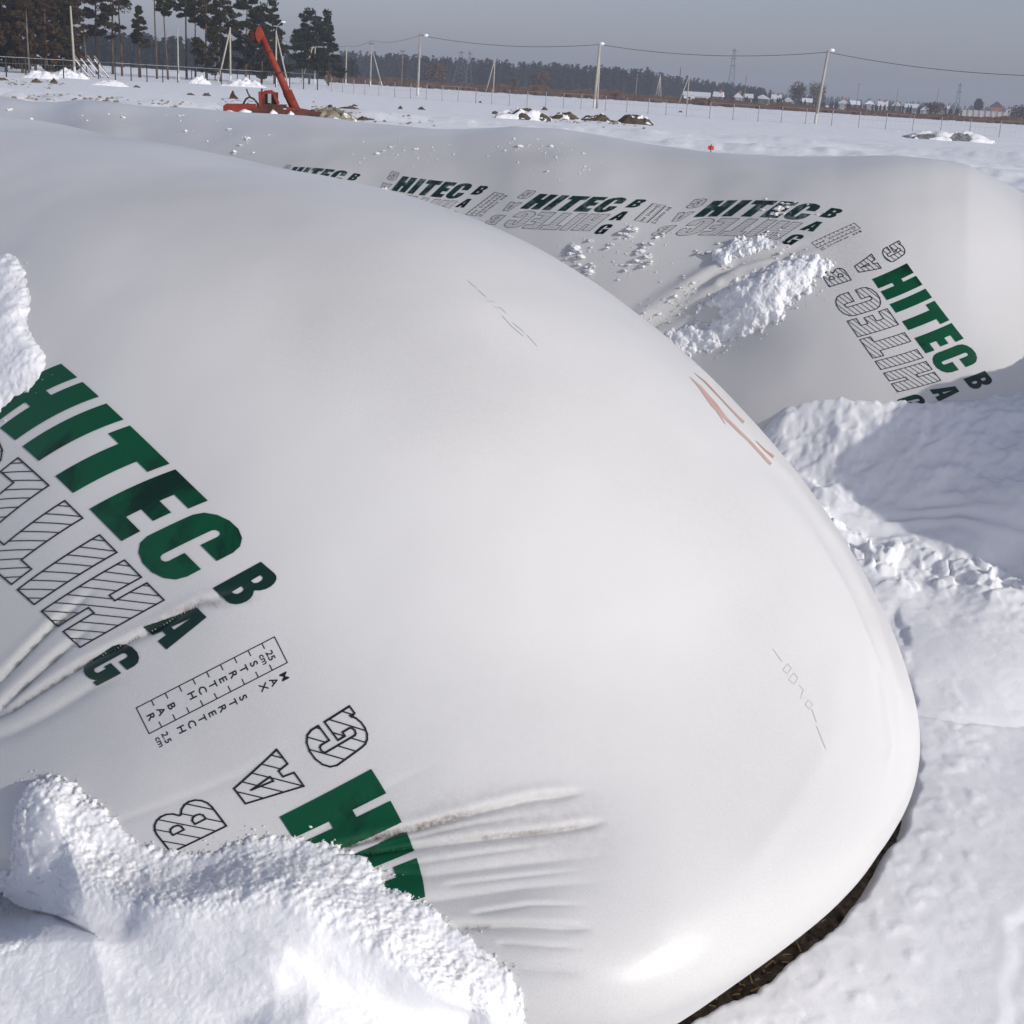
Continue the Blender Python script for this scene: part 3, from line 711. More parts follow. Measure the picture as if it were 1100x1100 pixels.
def lumpy(poly, peak, ramp, amp, fs, edge=4.0, lift=.5):
    def f(px, py, P):
        n = fb3(P, fs, 4); sd = polysd(px, py, poly) + edge * n + edge * .7 * fb3(P, fs * 5, 3)
        T = peak * (1 - np.exp(-np.maximum(sd, 0) / ramp)) + amp * n * ss(0, ramp, sd) + amp * .3 * fb3(P, fs * 4, 3, .6, 5.0) * ss(0, 4, sd) + amp * .12 * fb3(P, fs * 16, 2, .6, 2.0) * ss(0, 3, sd)
        return np.where(sd > 0, T, np.maximum(sd * .004, -.02)), np.full(px.shape, lift)
    return f
# patch at the left edge of the near bag
PATCH_L = [(-120, 262), (-40, 268), (0, 274), (14, 277), (28, 292), (31, 315), (30, 345), (40, 368), (52, 385), (48, 400), (38, 418), (20, 430), (6, 440), (-4, 450), (-60, 480), (-130, 500)]
o = sheet_on('snow_patch', BV1, (-130, 255, 70, 510), 1.0, lumpy(PATCH_L, .016, 12, .004, 14, 3.5), M_pile)
tag(o, 'flat snow patch stuck on the near bag, covering part of the green letter H', 'snow patch')
# crusted snow in the crease of the far bag
CREASE = [(706, 372), (722, 352), (744, 348), (752, 352), (764, 352), (772, 340), (783, 330), (772, 326), (750, 334), (742, 328), (770, 312), (790, 300), (812, 292), (835, 281), (860, 275), (880, 272), (890, 284), (882, 298), (868, 312), (852, 322), (842, 332), (832, 348), (814, 356), (798, 361), (784, 368), (770, 374), (748, 380), (720, 384)]
o = sheet_on('snow_patch', BV2, (690, 262, 900, 394), .5, lumpy(CREASE, .028, 12, .010, 7, 7, .1), M_pile)
tag(o, 'crusty snow patch lying in the crease of the far bag beside its stretch bar', 'snow patch')
C2 = [(768, 274), (782, 262), (800, 258), (826, 254), (838, 262), (820, 270), (795, 276), (775, 284)]
o = sheet_on('snow_patch', BV2, (755, 248, 850, 292), .55, lumpy(C2, .018, 5, .012, 14, 4), M_pile)
tag(o, 'thin snow patch under the hatched letters of the far bag just above the crease', 'snow patch')
C3 = [(690, 345), (720, 328), (742, 312), (750, 318), (735, 335), (712, 352), (694, 366)]
# drift heaped over the gathered end of the near bag
PILE = [(-300, 1000), (-160, 962), (-40, 958), (-4, 948), (12, 922), (16, 885), (26, 842), (44, 832), (70, 836), (92, 848), (110, 868), (128, 888), (150, 905), (176, 916), (205, 917), (228, 910), (245, 906), (262, 900), (290, 899), (322, 900), (345, 904), (368, 914), (392, 926), (408, 936), (424, 948), (444, 962), (460, 970), (482, 988), (506, 1006), (528, 1022), (546, 1045), (560, 1075), (572, 1110), (600, 1180), (610, 1300), (610, 1600), (-300, 1600)]
# what lies under the drift: the bag and, in front of it, the ground
_gb = BVHTree.FromPolygons([(-4, -2, 0.02), (4, -2, 0.02), (4, 12, 0.02), (-4, 12, 0.02)], [(0, 1, 2, 3)])
class Both:
    def ray_cast(s, o, d):
        a = BV1.ray_cast(o, d); b = _gb.ray_cast(o, d)
        if a[0] is None: return b
        if b[0] is None: return a
        return a if a[3] < b[3] else b
def build_drift():
    x0, y0, x1, y1, st = -260, 815, 640, 1500, 1.5
    nx, ny = int((x1 - x0) / st), int((y1 - y0) / st)
    px, py = np.meshgrid(np.linspace(x0, x1, nx), np.linspace(y0, y1, ny), indexing='ij')
    P, Nn, R = hits(Both(), px, py); R = R.reshape(nx, ny); D = rays(px, py)
    # a heap that leans against the bag and slides down to the ground
    cx = px[:, 0]; sdp = polysd(px, py, PILE)
    jt = np.argmax(sdp > 0, axis=1); Re = R[np.arange(nx), np.minimum(jt + 4, ny - 1)]
    Re = 2.055 + .00050 * np.maximum(0, 330 - cx) + .00025 * np.maximum(0, cx - 400)
    heap = Re[:, None] - .00035 * np.maximum(sdp, 0) - .00025 * np.maximum(sdp - 90, 0)
    heap = heap + (R - heap) * ss(1180, 1460, py)
    wgt = ss(2, 80, sdp) * (1 - (1 - ss(900, 1030, py)) * ss(210, 110, px)); Rb = R * (1 - wgt) + (-np.log(np.exp(-26 * (R - 2)) + np.exp(-26 * (heap - 2))) / 26 + 2) * wgt
    P = CAM + D * R[..., None]
    e = 5 * fb3(P, 18, 3) + 3.5 * fb3(P, 110, 4, .8)
    sd = polysd(px, py, PILE) + e
    B = CAM + D * Rb[..., None]
    n = np.nan_to_num(Nn.reshape(nx, ny, 3)); up = -.8 * D + np.array([0, 0, .35]) + 1.5 * n * ss(60, 0, sd)[..., None]; up /= np.linalg.norm(up, axis=-1)[..., None]
    T = .014 * (1 - np.exp(-np.maximum(sd, 0) / 9)) + .065 * ss(0, 100, sd)
    T += .010 * np.exp(-(((px - 60) / 55) ** 2 + ((py - 880) / 45) ** 2)) * ss(0, 10, sd)
    rr, s1, f1 = polydist(px, py, [(170, 985), (300, 965), (400, 1000), (470, 1090)]); T += .014 * np.exp(-(rr / 24) ** 2)
    rr, s1, f1 = polydist(px, py, [(-40, 968), (60, 978), (130, 1005)]); T -= .022 * np.exp(-(rr / 18) ** 2)
    rr, s1, f1 = polydist(px, py, [(250, 1120), (340, 1060), (400, 1080)]); T -= .012 * np.exp(-(rr / 26) ** 2)
    T += (.011 * fb3(B, 5, 2, .4) + .005 * fbm(px * .006 + py * .004, (py - .75 * px) * .022, 3.3, 3) * ss(40, 140, sd) + .0010 * fb3(B, 34, 3, .55, 4.0) * (.5 + .5 * ss(60, 0, sd))) * ss(0, 26, sd) + .0006 * fb3(B, 170, 3, .65, 9.0) * ss(0, 5, sd)
    T = np.where(sd > 0, T, np.maximum(sd * .003, -.02))
    V = (B + up * T[..., None]).reshape(-1, 3); ok = ~np.isnan(V[:, 0]) & (T.ravel() > -.012)
    Fq = grid_faces(nx, ny); Fq = Fq[ok[Fq].all(1)]; used = np.unique(Fq); re = np.full(len(V), -1); re[used] = np.arange(len(used))
    return mesh_np('snow_drift', V[used], re[Fq], M_pile)
o = build_drift()
tag(o, 'big granular snow drift heaped over the gathered end of the near bag, lower left', 'snow drift')

# bank of shovelled snow against the end of the far bag
BK = [(960, 622, .22), (1010, 628, .22), (1060, 640, .22), (1110, 655, .22), (1180, 650, .25), (1240, 620, .30), (1000, 690, .15), (1100, 720, .15), (920, 650, .16), (880, 620, .17), (840, 590, .18), (1000, 780, .09), (1150, 800, .09), (920, 720, .10), (1250, 740, .12),
      (880, 560, .31), (950, 548, .36), (1020, 560, .36), (1090, 590, .33), (880, 520, .40), (830, 540, .30), (860, 480, .49), (930, 480, .54), (1000, 505, .52), (1080, 530, .50), (810, 470, .46), (1180, 540, .5)]
bp = [np.append(at_z(np.array([a]), np.array([b]), c)[0][:2], c) for a, b, c in BK]
for a, b in [(800, 440), (830, 428), (850, 414), (870, 406), (900, 414), (930, 424), (960, 432), (1000, 436), (1040, 430), (1065, 420), (1100, 420), (1140, 425), (1180, 430)]:
    P, Nn, R = hits(BV2, [a], [b]); bp.append(P[0]); bp.append(P[0] + np.array([.10, .30, .02]))
bp = np.array(bp)
def rbf(pts, val, q, eps):
    d = np.linalg.norm(pts[:, None] - pts[None], axis=-1); A = np.sqrt(d * d + eps * eps); n = len(pts)
    M = np.zeros((n + 3, n + 3)); M[:n, :n] = A - np.eye(n) * .02; M[:n, n] = 1; M[:n, n + 1:] = pts; M[n:, :n] = M[:n, n:].T
    wv = np.linalg.solve(M, np.concatenate([val, [0, 0, 0]]))
    r = np.empty(len(q))
    for i in range(0, len(q), 20000):
        k = q[i:i + 20000]; r[i:i + 20000] = np.sqrt(((k[:, None] - pts[None]) ** 2).sum(-1) + eps * eps) @ wv[:n] + wv[n] + k @ wv[n + 1:]
    return r
bx, by = np.meshgrid(np.linspace(.5, 3.5, 520), np.linspace(3.3, 5.6, 400), indexing='ij')
bz = rbf(bp[:, :2], bp[:, 2], np.stack([bx.ravel(), by.ravel()], -1), .15).reshape(bx.shape)
bz = np.minimum(bz, 0.86)
bz += .90 * ss(1.98, 2.36, bx) * ss(3.74, 4.02, by) * (1 - .42 * ss(4.15, 4.75, by)) * ss(3.4, 2.9, bx)         # unseen hump right of view, added to cast shade on bank and far bag
gzz = near_ground(bx, by); hgt = bz - gzz
cl = ss(.04, .14, hgt)
pxy = proj(np.stack([bx, by, bz], -1)); qx, qy = pxy[..., 0], pxy[..., 1]
steep = ss(560, 500, qy)
bz += cl * (.022 * fbm(bx * 3, by * 3, bz * 3, 3) + (.013 * fbm(bx * 10, by * 10, bz * 10, 4, .6) + .004 * vnoise(bx * 40, by * 40, bz * 40)) * (.30 + .70 * steep))
r, s, f = polydist(qx, qy, [(860, 560), (905, 588), (960, 604), (1020, 612), (1100, 630), (1180, 640)]); band = np.exp(-(r / 17) ** 2)
bz += band * (.040 * ss(.05, .22, vnoise(bx * 9, by * 9, 3.3)) + .030 * ss(.1, .3, vnoise(bx * 16, by * 16, 6.3)) + .016 * ss(.1, .3, vnoise(bx * 29, by * 29, 1.7)) + .008 * fbm(bx * 40, by * 40, 2.0, 2) - .01)
r, s, f = polydist(qx, qy, [(870, 560), (930, 566), (1010, 548), (1090, 566)])
bz += .007 * np.sin((qy - .10 * qx + 16 * fbm(qx * .012, qy * .03, 1.0, 2)) * .30) * np.exp(-(r / 24) ** 2) * ss(860, 900, qx)
for hx, hy, hr, hd in ((1075, 600, 26, .06), (880, 515, 16, .03)):
    bz -= hd * np.exp(-(((qx - hx) / hr) ** 2 + ((qy - hy) / (hr * .6)) ** 2))
e = np.minimum.reduce([bx - .5, 3.5 - bx, by - 3.3, 5.6 - by]) + .06 * fbm(bx * 4, by * 4, 8.0, 2)
dh = (bz - gzz) * ss(.02, .55, e); bz = gzz + dh - .014 * ss(.012, .0, dh)
M_bank = M_snow
o = mesh_np('snow_bank', np.stack([bx, by, bz], -1).reshape(-1, 3), grid_faces(520, 400), M_bank)
tag(o, 'bank of shovelled snow between the two bags, heaped over the bottom of the far one', 'snow bank')

# loose snow lumps on the far bag
LUMPS = [(618, 266, 9), (624, 276, 7), (612, 272, 5), (634, 258, 4), (632, 292, 8), (637, 286, 5), (679, 246, 8), (676, 254, 5), (694, 262, 8), (688, 270, 6), (684, 280, 5), (690, 286, 5), (676, 284, 4), (672, 290, 4), (695, 276, 5), (699, 281, 5), (657, 262, 4), (652, 266, 4), (665, 256, 3), (705, 255, 4), (712, 251, 3), (752, 271, 6), (762, 271, 4),
         (837, 224, 8), (832, 230, 6), (845, 219, 5), (414, 203, 5), (407, 204, 4), (252, 163, 6), (258, 156, 5), (267, 149, 5), (247, 139, 5), (240, 141, 4), (255, 136, 4), (262, 141, 4), (245, 129, 4), (304, 168, 4), (314, 164, 4), (320, 163, 3), (412, 162, 5), (403, 166, 4), (420, 158, 5), (390, 170, 3), (447, 160, 5), (440, 164, 3), (385, 156, 4), (560, 157, 6), (570, 157, 4), (545, 155, 4), (588, 184, 5), (582, 185, 3), (585, 164, 3), (600, 173, 4), (578, 177, 3), (752, 190, 3), (672, 178, 4), (668, 180, 3), (702, 178, 3), (10, 118, 6), (38, 126, 4), (62, 122, 3), (124, 136, 4), (196, 124, 5), (205, 124, 4), (184, 126, 4)]
def where(px, py):
    if py < 200: return 'on the top of the far bag'
    if px > 800: return 'across the printed letters of the far bag'
    if px > 645: return 'on the side of the far bag above the crease'
    return 'on the side of the far bag beside the near one'
for i, (x, y, s) in enumerate(LUMPS):
    if y < 200:
        s = s * .72
        if s < 2.9: continue
    P, Nn, R = hits(BV2, [x], [y])
    if np.isnan(R[0]): continue
    h1 = BV1.ray_cast(Vector(CAM), Vector(rays(np.array([x]), np.array([y]))[0]))
    if h1[0] is not None and h1[3] < R[0]: continue
    rr = s * R[0] / F * .55; mb = MB()
    for k in range(2 + (s > 4) * 2 + (s > 6) * 3):
        c = P[0] + rng.normal(size=3) * rr * (1.1 if k else 0); c = c - Nn[0] * np.dot(c - P[0], Nn[0]) - Nn[0] * rr * .05
        q = (1 if k == 0 else random.uniform(.25, .75)); mb.lump(c, np.array([rr * random.uniform(.8, 1.4), rr * random.uniform(.7, 1.2), rr * random.uniform(.25, .5)]) * q * 1.15, i * 7 + k, .8, 13, 20)
    o = mb.build('snow_lump', M_pile, smooth=True)
    tag(o, 'lump of snow stuck ' + where(x, y), 'snow lump', 'snow lumps ' + where(x, y))
# crumbs: nobody could count them
mb = MB()
def crumb(bv, x, y, s, seed):
    P, Nn, R = hits(bv, [x], [y])
    if np.isnan(R[0]): return
    r = s * R[0] / F; mb.lump(P[0] + Nn[0] * r * .1, (r * random.uniform(.8, 1.8), r * random.uniform(.7, 1.3), r * .55), seed, .6, 4, 6)
sid = 0
C3 = [(x - 4, y - 6) for x, y in C3]
for poly, bv, n, sp in ((PATCH_L, BV1, 90, 5), (PILE[3:34], BV1, 420, 7), (CREASE, BV2, 260, 7), (C2, BV2, 120, 6), (C3, BV2, 160, 7)):
    for i in range(n):
        k = random.randrange(len(poly) - 1); t = random.random(); a, b = poly[k], poly[k + 1]
        sid += 1; crumb(bv, a[0] + (b[0] - a[0]) * t + random.gauss(0, sp), a[1] + (b[1] - a[1]) * t + random.gauss(0, sp), .3 + random.expovariate(2.6), sid)
for (cx, cy, sx_, sy_, n) in ((640, 275, 26, 18, 50), (690, 268, 22, 16, 60), (590, 175, 22, 9, 40), (430, 165, 30, 7, 40), (260, 150, 22, 12, 26), (840, 225, 18, 6, 40), (560, 157, 20, 3, 24), (120, 128, 60, 6, 20), (850, 300, 30, 25, 60)):
    for i in range(n): sid += 1; crumb(BV2, random.gauss(cx, sx_), random.gauss(cy, sy_), .35 + random.expovariate(3.2), sid)
tag(mb.build('snow_crumbs', M_pile, smooth=True), 'crumbs of snow scattered over both bags', 'snow crumbs', kind='stuff')

# ------------------------------------------------------------------ the field and everything far off
def hz(px): return HOR + ROLL * (px - 550)
def col_dir(px):
    d = rays(np.array([px], float), np.array([hz(px)]))[0]; return d[0] / d[1]
def spot(px, Y):
    """a place on the snow, Y metres ahead, in the direction of this column"""
    x = col_dir(px) * Y; return np.array([x, Y, float(ground_z(np.array([x]), np.array([Y]))[0])])
def onsnow(px, py):
    d = rays(np.array([px], float), np.array([py], float))[0]; Y = np.geomspace(4, 900, 3000)
    P = CAM + d * (Y / d[1])[:, None]; g = ground_z(P[:, 0], P[:, 1]); k = np.argmax(P[:, 2] < g)
    if not (P[:, 2] < g).any(): return spot(px, 400)
    return np.array([P[k, 0], P[k, 1], g[k]])
M_conc = mat_noise('pale_concrete', (0.32, 0.30, 0.26), (0.44, 0.41, 0.35), .8, .8)
M_white = mat('white_limewash', (0.60, 0.60, 0.58), .8)
M_wood = mat_noise('grey_brown_wood', (0.16, 0.13, 0.10), (0.26, 0.21, 0.16), 1.5, .85)
M_dark = mat('dark_metal', (0.03, 0.03, 0.032), .5)
M_grey = mat_noise('galvanised_steel', (0.26, 0.27, 0.29), (0.36, 0.37, 0.38), 2, .5)
M_lampg = mat('white_lamp_housing', (0.85, 0.86, 0.88), .3)
M_needle = mat_noise('pine_needles', (0.012, 0.015, 0.006), (0.038, 0.040, 0.015), .5, .9, .05)
M_needle2 = mat_noise('dull_pine_needles', (0.018, 0.017, 0.007), (0.054, 0.043, 0.018), .5, .9, .05)
M_twig = mat_noise('bare_brown_twigs', (0.030, 0.019, 0.010), (0.080, 0.052, 0.027), .6, .9, .05)
M_redtwig = mat_noise('reddish_twigs', (0.075, 0.042, 0.030), (0.15, 0.10, 0.075), .4, .9, .05)
M_bark = mat_noise('pine_bark', (0.055, 0.034, 0.024), (0.15, 0.085, 0.052), .6, .9)
M_birch = mat_noise('birch_bark', (0.04, 0.034, 0.028), (0.22, 0.20, 0.18), .7, .8)
M_farwood = mat_noise('far_spruce', (0.012, 0.017, 0.018), (0.024, 0.030, 0.029), .03, .9, .05)
M_red = mat_noise('red_machine_paint', (0.17, 0.020, 0.011), (0.27, 0.048, 0.026), 1.6, .65, .25)
M_rust = mat_noise('rusty_dark_steel', (0.035, 0.018, 0.014), (0.12, 0.040, 0.026), 2.5, .7)

def leaves(mb, c, r, n, size, flat=.6):
    """a loose clump of small leaf faces"""
    c = np.asarray(c, float); r = np.asarray(r, float) * np.ones(3)
    for i in range(n):
        d = rng.normal(size=3); d /= np.linalg.norm(d); p = c + d * r * rng.random() ** .45
        a = rng.normal(size=3); a /= np.linalg.norm(a); b = np.cross(a, rng.normal(size=3)); b /= np.linalg.norm(b) + 1e-9
        q = size * .8 * (.5 + .9 * rng.random()); a *= q; b *= q * flat
        mb.add([p - a, p + b * .8, p + a, p - b * .8], [(0, 1, 2, 3)])
def tree(name, label, px, Y, hpx, cb, wpx, dens=1.0, lean=0.0, m=None, mt=None, size=.30, group=None, profile='round', thick=.16, extra=()):
    base = spot(px, Y); k = Y / F; h = hpx * k; wd = wpx * k * .952; t = tag(empty(name, base), label, 'tree', group)
    ph = random.uniform(0, 9); pts = []
    for i in range(9):
        f = i / 8; pts.append((lean * k * f + .10 * wd * .3 * math.sin(ph + f * 5) * f, .2 * math.sin(ph * 2 + f * 4) * f, f * h * .97 - (.3 if i == 0 else 0)))
    at = lambda f: np.array([np.interp(f, np.linspace(0, 1, 9), [p[j] for p in pts]) for j in range(3)])
    tb = MB(); tb.tube(pts, [thick * (1 - .85 * i / 8) for i in range(9)], 7); cr = MB()
    nl = max(4, int(11 * dens))
    for i in range(nl):
        f = cb + (1 - cb) * (i + .5 * random.random()) / nl; g = (f - cb) / (1 - cb)
        pr = {'round': math.sin(math.pi * (.12 + .86 * g)) ** .7, 'cone': (1 - g) ** .75 + .06, 'flat': (.5 + .6 * g) * (1 - g ** 6) + .15}[profile]
        for b in range(random.randint(3, 5)):
            a = random.uniform(0, 6.283); L = wd / 2 * pr * random.uniform(.45, 1.12); p0 = at(f)
            e = p0 + np.array([math.cos(a) * L, math.sin(a) * L, L * random.uniform(-.25, .30)])
            tb.tube([p0, (p0 + e) / 2 + np.array([0, 0, .06 * L]), e], [thick * .25 * (1 - .5 * g), thick * .15, .015], 4, False)
            nn = int(52 * dens)
            leaves(cr, p0 + (e - p0) * .85, np.array([.30, .30, .17]) * (L * .9 + .35), nn, size)
            if L > .8: leaves(cr, p0 + (e - p0) * .5, np.array([.30, .30, .15]) * (L * .7 + .2), int(nn * .5), size)
    leaves(cr, at(.97), np.array([.14, .14, .10]) * wd + .2, int(30 * dens), size)
    for f, dx, rr in extra:
        p0 = at(f); e = p0 + np.array([dx * k, random.uniform(-.3, .3), rr * k * .3]); tb.tube([p0, e], [thick * .3, .03], 4, False); leaves(cr, e, np.array([1, 1, .7]) * rr * k, int(60 * dens), size)
    tb.build('trunk', mt or M_bark, t, True); cr.build('crown', m or M_needle, t)
    return t
W1 = 'pines standing behind the green fence'
tree('pine_tree', 'tall pine with many thin trunks showing, beside the bare pole at the left', 104, 205, 130, .30, 46, 1.5, 0, M_needle2, None, .30, None, 'round', .22)
tree('pine_tree', 'pine with crown hanging low and bare reddish trunk, left of the lone small pine', 121, 215, 128, .28, 36, 1.2, 3, M_needle2, None, .30, None, 'round', .22, ((.5, 12, 8), (.42, -10, 7)))
tree('pine_tree', 'slender pine with a bare trunk, immediately left of the small lone pine', 131, 200, 118, .66, 32, 1.1, -2, M_needle, None, .28, None, 'flat', .17, ((.40, 4, 3), (.62, 8, 4)))
tree('pine_tree', 'small lone pine with its whole crown in view, well below the picture edge', 150, 195, 71, .52, 21, 1.5, 0, M_needle, None, .24, None, 'cone', .24, ((.42, 8, 7),))
tree('pine_tree', 'thin straight pine with a bare trunk, second right of the small lone pine', 180.5, 195, 100, .65, 28, 1.3, -5, M_needle, None, .28, None, 'flat', .16)
tree('pine_tree', 'thin dark pine with bare trunk directly right of the small lone pine', 168.5, 195, 112, .70, 24, .9, -1, M_needle, None, .28, None, 'flat', .17)
tree('pine_tree', 'pine with dark crown high above the second bare concrete pole', 200.5, 215, 112, .55, 30, 1.5, 0, M_needle, None, .30, None, 'flat', .20)
tree('pine_tree', 'pine with two reddish trunks between the second pole and the dense clump', 210, 225, 108, .52, 28, 1.4, 1, M_needle2, None, .30, None, 'round', .18)
tree('pine_tree', 'bushy pine, leftmost of the dense clump behind the first two-legged pole', 222, 205, 102, .10, 36, 1.7, 0, M_needle2, None, .32, None, 'round', .2)
tree('pine_tree', 'dense pine right behind the first two-legged pole', 237, 210, 94, .14, 38, 1.8, 0, M_needle2, None, .32, None, 'round', .2)
tree('pine_tree', 'dark rounded pine behind the head of the red auger', 264, 215, 94, .16, 38, 1.9, 1, M_needle, None, .32, None, 'round', .2)
tree('pine_tree', 'dark wide pine behind the upper boom of the red auger', 281, 220, 78, .08, 36, 1.9, 1, M_needle, None, .32, None, 'round', .2)
tree('pine_tree', 'tall dark pine behind the second two-legged lamp pole', 295, 225, 84, .14, 38, 1.9, -2, M_needle, None, .32, None, 'cone', .2)
tree('pine_tree', 'broad dark pine, left one of the separate pair at the right end of the wood', 332, 250, 74, .22, 42, 2.0, 2, M_needle, None, .36, None, 'round', .2)
tree('pine_tree', 'dark pine, right one of the separate pair at the right end of the wood', 353, 255, 74, .16, 34, 1.9, -3, M_needle, None, .36, None, 'cone', .2)
for i, (px, Y, hp, wp, mm) in enumerate(((-16, 165, 95, 40, 0), (6, 172, 104, 34, 1), (24, 168, 96, 34, 0), (38, 190, 120, 38, 1), (50, 170, 98, 34, 0), (66, 176, 92, 32, 1), (78, 195, 96, 28, 0), (12, 200, 130, 40, 1))):
    tree('bushy_tree', 'brownish leafless tree in the dense thicket at the left end', px, Y, hp, .06, wp, 2.1, 0, M_twig if mm == 0 else M_needle2, M_bark, .34, 'trees of the dense brown thicket', 'round', .2)
tree('birch_tree', 'birch with a broken white trunk inside the brown thicket', 31, 160, 84, .72, 18, .6, -1, M_twig, M_birch, .25, None, 'round', .13)
tree('birch_tree', 'short pale birch trunk in the gap beside the fallen timber', 93, 185, 52, .70, 12, .6, -2, M_twig, M_birch, .22, None, 'round', .12)

# distant wood: one mass
def wood(name, spans, m, n, size, label):
    mb = MB()
    for (x0, x1, Y0, Y1, h0, h1, cnt) in spans:
        for i in range(cnt):
            px = random.uniform(x0, x1); Y = random.uniform(Y0, Y1); b = spot(px, Y); t = (px - x0) / (x1 - x0); h = (h0 + (h1 - h0) * t) * Y / F * random.uniform(.72, 1.08); wd = h * random.uniform(.22, .42)
            for j in range(n):
                f = (j + random.random()) / n; r = wd * (1 - f) ** .8 + .05 * h * .2
                a = random.uniform(0, 6.28); p = b + np.array([math.cos(a) * r * .7, math.sin(a) * r * .7, f * h]); q = size * h
                d = np.array([math.cos(a) * q, math.sin(a) * q, -q * .3]); s_ = np.array([-math.sin(a) * q * .6, math.cos(a) * q * .6, 0])
                mb.add([p - d * .5, p + s_, p + d, p - s_ + np.array([0, 0, q * .5])], [(0, 1, 2, 3)])
            mb.add([b + np.array([-wd * .5, 0, 0]), b + np.array([wd * .5, 0, 0]), b + np.array([wd * .28, 0, h * .75]), b + np.array([0, 0, h]), b + np.array([-wd * .28, 0, h * .75])], [(0, 1, 2, 3, 4)])
            mb.add([b + np.array([0, -wd * .5, 0]), b + np.array([0, wd * .5, 0]), b + np.array([0, wd * .28, h * .75]), b + np.array([0, 0, h]), b + np.array([0, -wd * .28, h * .75])], [(0, 1, 2, 3, 4)])
    return tag(mb.build(name, m), label, 'wood', kind='stuff')
wood('distant_wood', [(365, 700, 720, 900, 24, 25, 460), (690, 830, 800, 950, 23, 13, 190), (820, 1180, 1200, 1500, 9, 9, 260), (90, 380, 420, 560, 34, 22, 260), (770, 1150, 560, 800, 7, 8, 260)], M_farwood, 16, .13, 'bluish spruce forest along the horizon')
# reddish scrub at the far edge of the field
mb = MB()
for i in range(1900):
    px = random.uniform(355, 1130); Y = random.uniform(330, 470); b = spot(px, Y); h = random.uniform(.5, 1.0) * (1.0 + .9 * max(0, float(vnoise(np.array([px * .05]), np.array([3.0]))[0]))) * (1.5 if px < 730 else 1.0); mb_n = 2
    for j in range(3):
        a = random.uniform(-.8, .8); o_ = np.array([random.uniform(-1.2, 1.2), random.uniform(-1, 1), 0]); tp = b + o_ + np.array([math.sin(a) * h * .5, 0, h])
        mb.add([b + o_ - np.array([.45, 0, .2]), b + o_ + np.array([.45, 0, -.2]), tp + np.array([.2, .1, 0]), tp - np.array([.2, -.1, 0])], [(0, 1, 2, 3)])
tag(mb.build('scrub', M_redtwig), 'reddish brown scrub along the far edge of the snowfield', 'scrub', kind='stuff')
def bush(label, px, Y, hpx, wpx, m, n=500, size=.4):
    b = spot(px, Y); k = Y / F; h = hpx * k; wd = wpx * k; t = tag(empty('bush', b), label, 'bush')
    s1 = MB(); c1 = MB()
    for i in range(9):
        a = random.uniform(0, 6.28); e = np.array([math.cos(a) * wd * .35, math.sin(a) * wd * .35, h * random.uniform(.6, .95)]); s1.tube([(0, 0, -.2), tuple(e * .5 + np.array([0, 0, .2])), tuple(e)], [.12, .08, .02], 4, False)
        leaves(c1, e * .8, np.array([wd * .26, wd * .26, h * .22]), n // 9, size)
    leaves(c1, (0, 0, h * .5), np.array([wd * .42, wd * .4, h * .42]), n, size * 1.3)
    s1.build('stems', M_bark, t, True); c1.build('twigs', m, t)
bush('large reddish bush on the field edge, right of the plain wire pole', 467, 480, 24, 30, M_redtwig)
bush('reddish bush on the field edge, left of the tallest wire pole', 580, 500, 22, 26, M_redtwig)
bush('small reddish bush far off between the lattice pylons and the tall pole', 553, 520, 14, 9, M_redtwig, 200)
bush('big dark bush among houses, just left of the leaning wire pole', 855, 600, 27, 22, M_twig, 700)
bush('brownish bush partly behind the leaning wire pole', 876, 610, 28, 22, M_redtwig, 700)
bush('dark low bush in front of the white wall near the brick house', 1003, 520, 16, 26, M_redtwig, 500)
bush('dark round tree crown beside the red brick house', 1049, 720, 20, 10, M_farwood, 600, .6)
bush('dark bush at the right picture edge below the brick house', 1094, 520, 18, 26, M_redtwig, 500)

# ------------------------------------------------------------------ poles, wires, pylons
def rotz_face(b): return -math.atan2(b[0], b[1])
def pole(label, px, Y, hpx, lamp=False, leg=None, arm=False, lean=0.0, m=None, foot=True, rad=.13, second=None, group=None):
    b = spot(px, Y); k = Y / F; h = hpx * k; t = tag(empty('utility_pole' if not lamp else 'lamp_pole', b, rotz_face(b)), label, 'pole', group)
    top = (lean, 0, h)
    MB().tube([(0, 0, -.4), (lean * .5, 0, h * .5), top], [rad * 1.15, rad, rad * .8], 8).build('post', m or M_conc, t, True)
    if foot: MB().tube([(0, 0, -.3), (lean * .14, 0, h * .14)], [rad * 1.2, rad * 1.14], 8).build('limewashed_foot', M_white, t, True)
    if leg is not None:
        l = MB(); l.tube([(leg * k, 0, -.3), (lean * .95, 0, h * .96)], [rad * 1.0, rad * .8], 8); l.build('strut', m or M_conc, t, True)
        if foot: MB().tube([(leg * k, 0, -.3), (leg * k * .85, 0, h * .14)], [rad * 1.1, rad * 1.0], 8).build('limewashed_foot', M_white, t, True)
    if second is not None: MB().tube([(second * k, .3, -.3), (lean + .05, .12, h * .97)], [rad, rad * .75], 8).build('second_post', m or M_conc, t, True)
    if arm: MB().box((lean, 0, h + .05), (1.1, .1, .1)).tube([(lean - .45, 0, h), (lean - .45, 0, h + .35)], .05, 6).tube([(lean + .45, 0, h), (lean + .45, 0, h + .35)], .05, 6).tube([(lean, 0, h), (lean, 0, h + .5)], .05, 6).build('crossarm', M_dark, t)
    if lamp:
        MB().tube([(lean, 0, h - .1), (lean + .15, -.1, h + .7), (lean + .75, -.2, h + 1.15)], .05, 6).build('lamp_arm', M_grey, t, True)
        MB().lump((lean + 1.0, -.25, h + 1.22), (.40, .2, .14), 3, .05, 7, 10).build('lamp_head', M_lampg, t, True)
    return np.array([b[0] + lean, b[1], b[2] + h])
T = {}
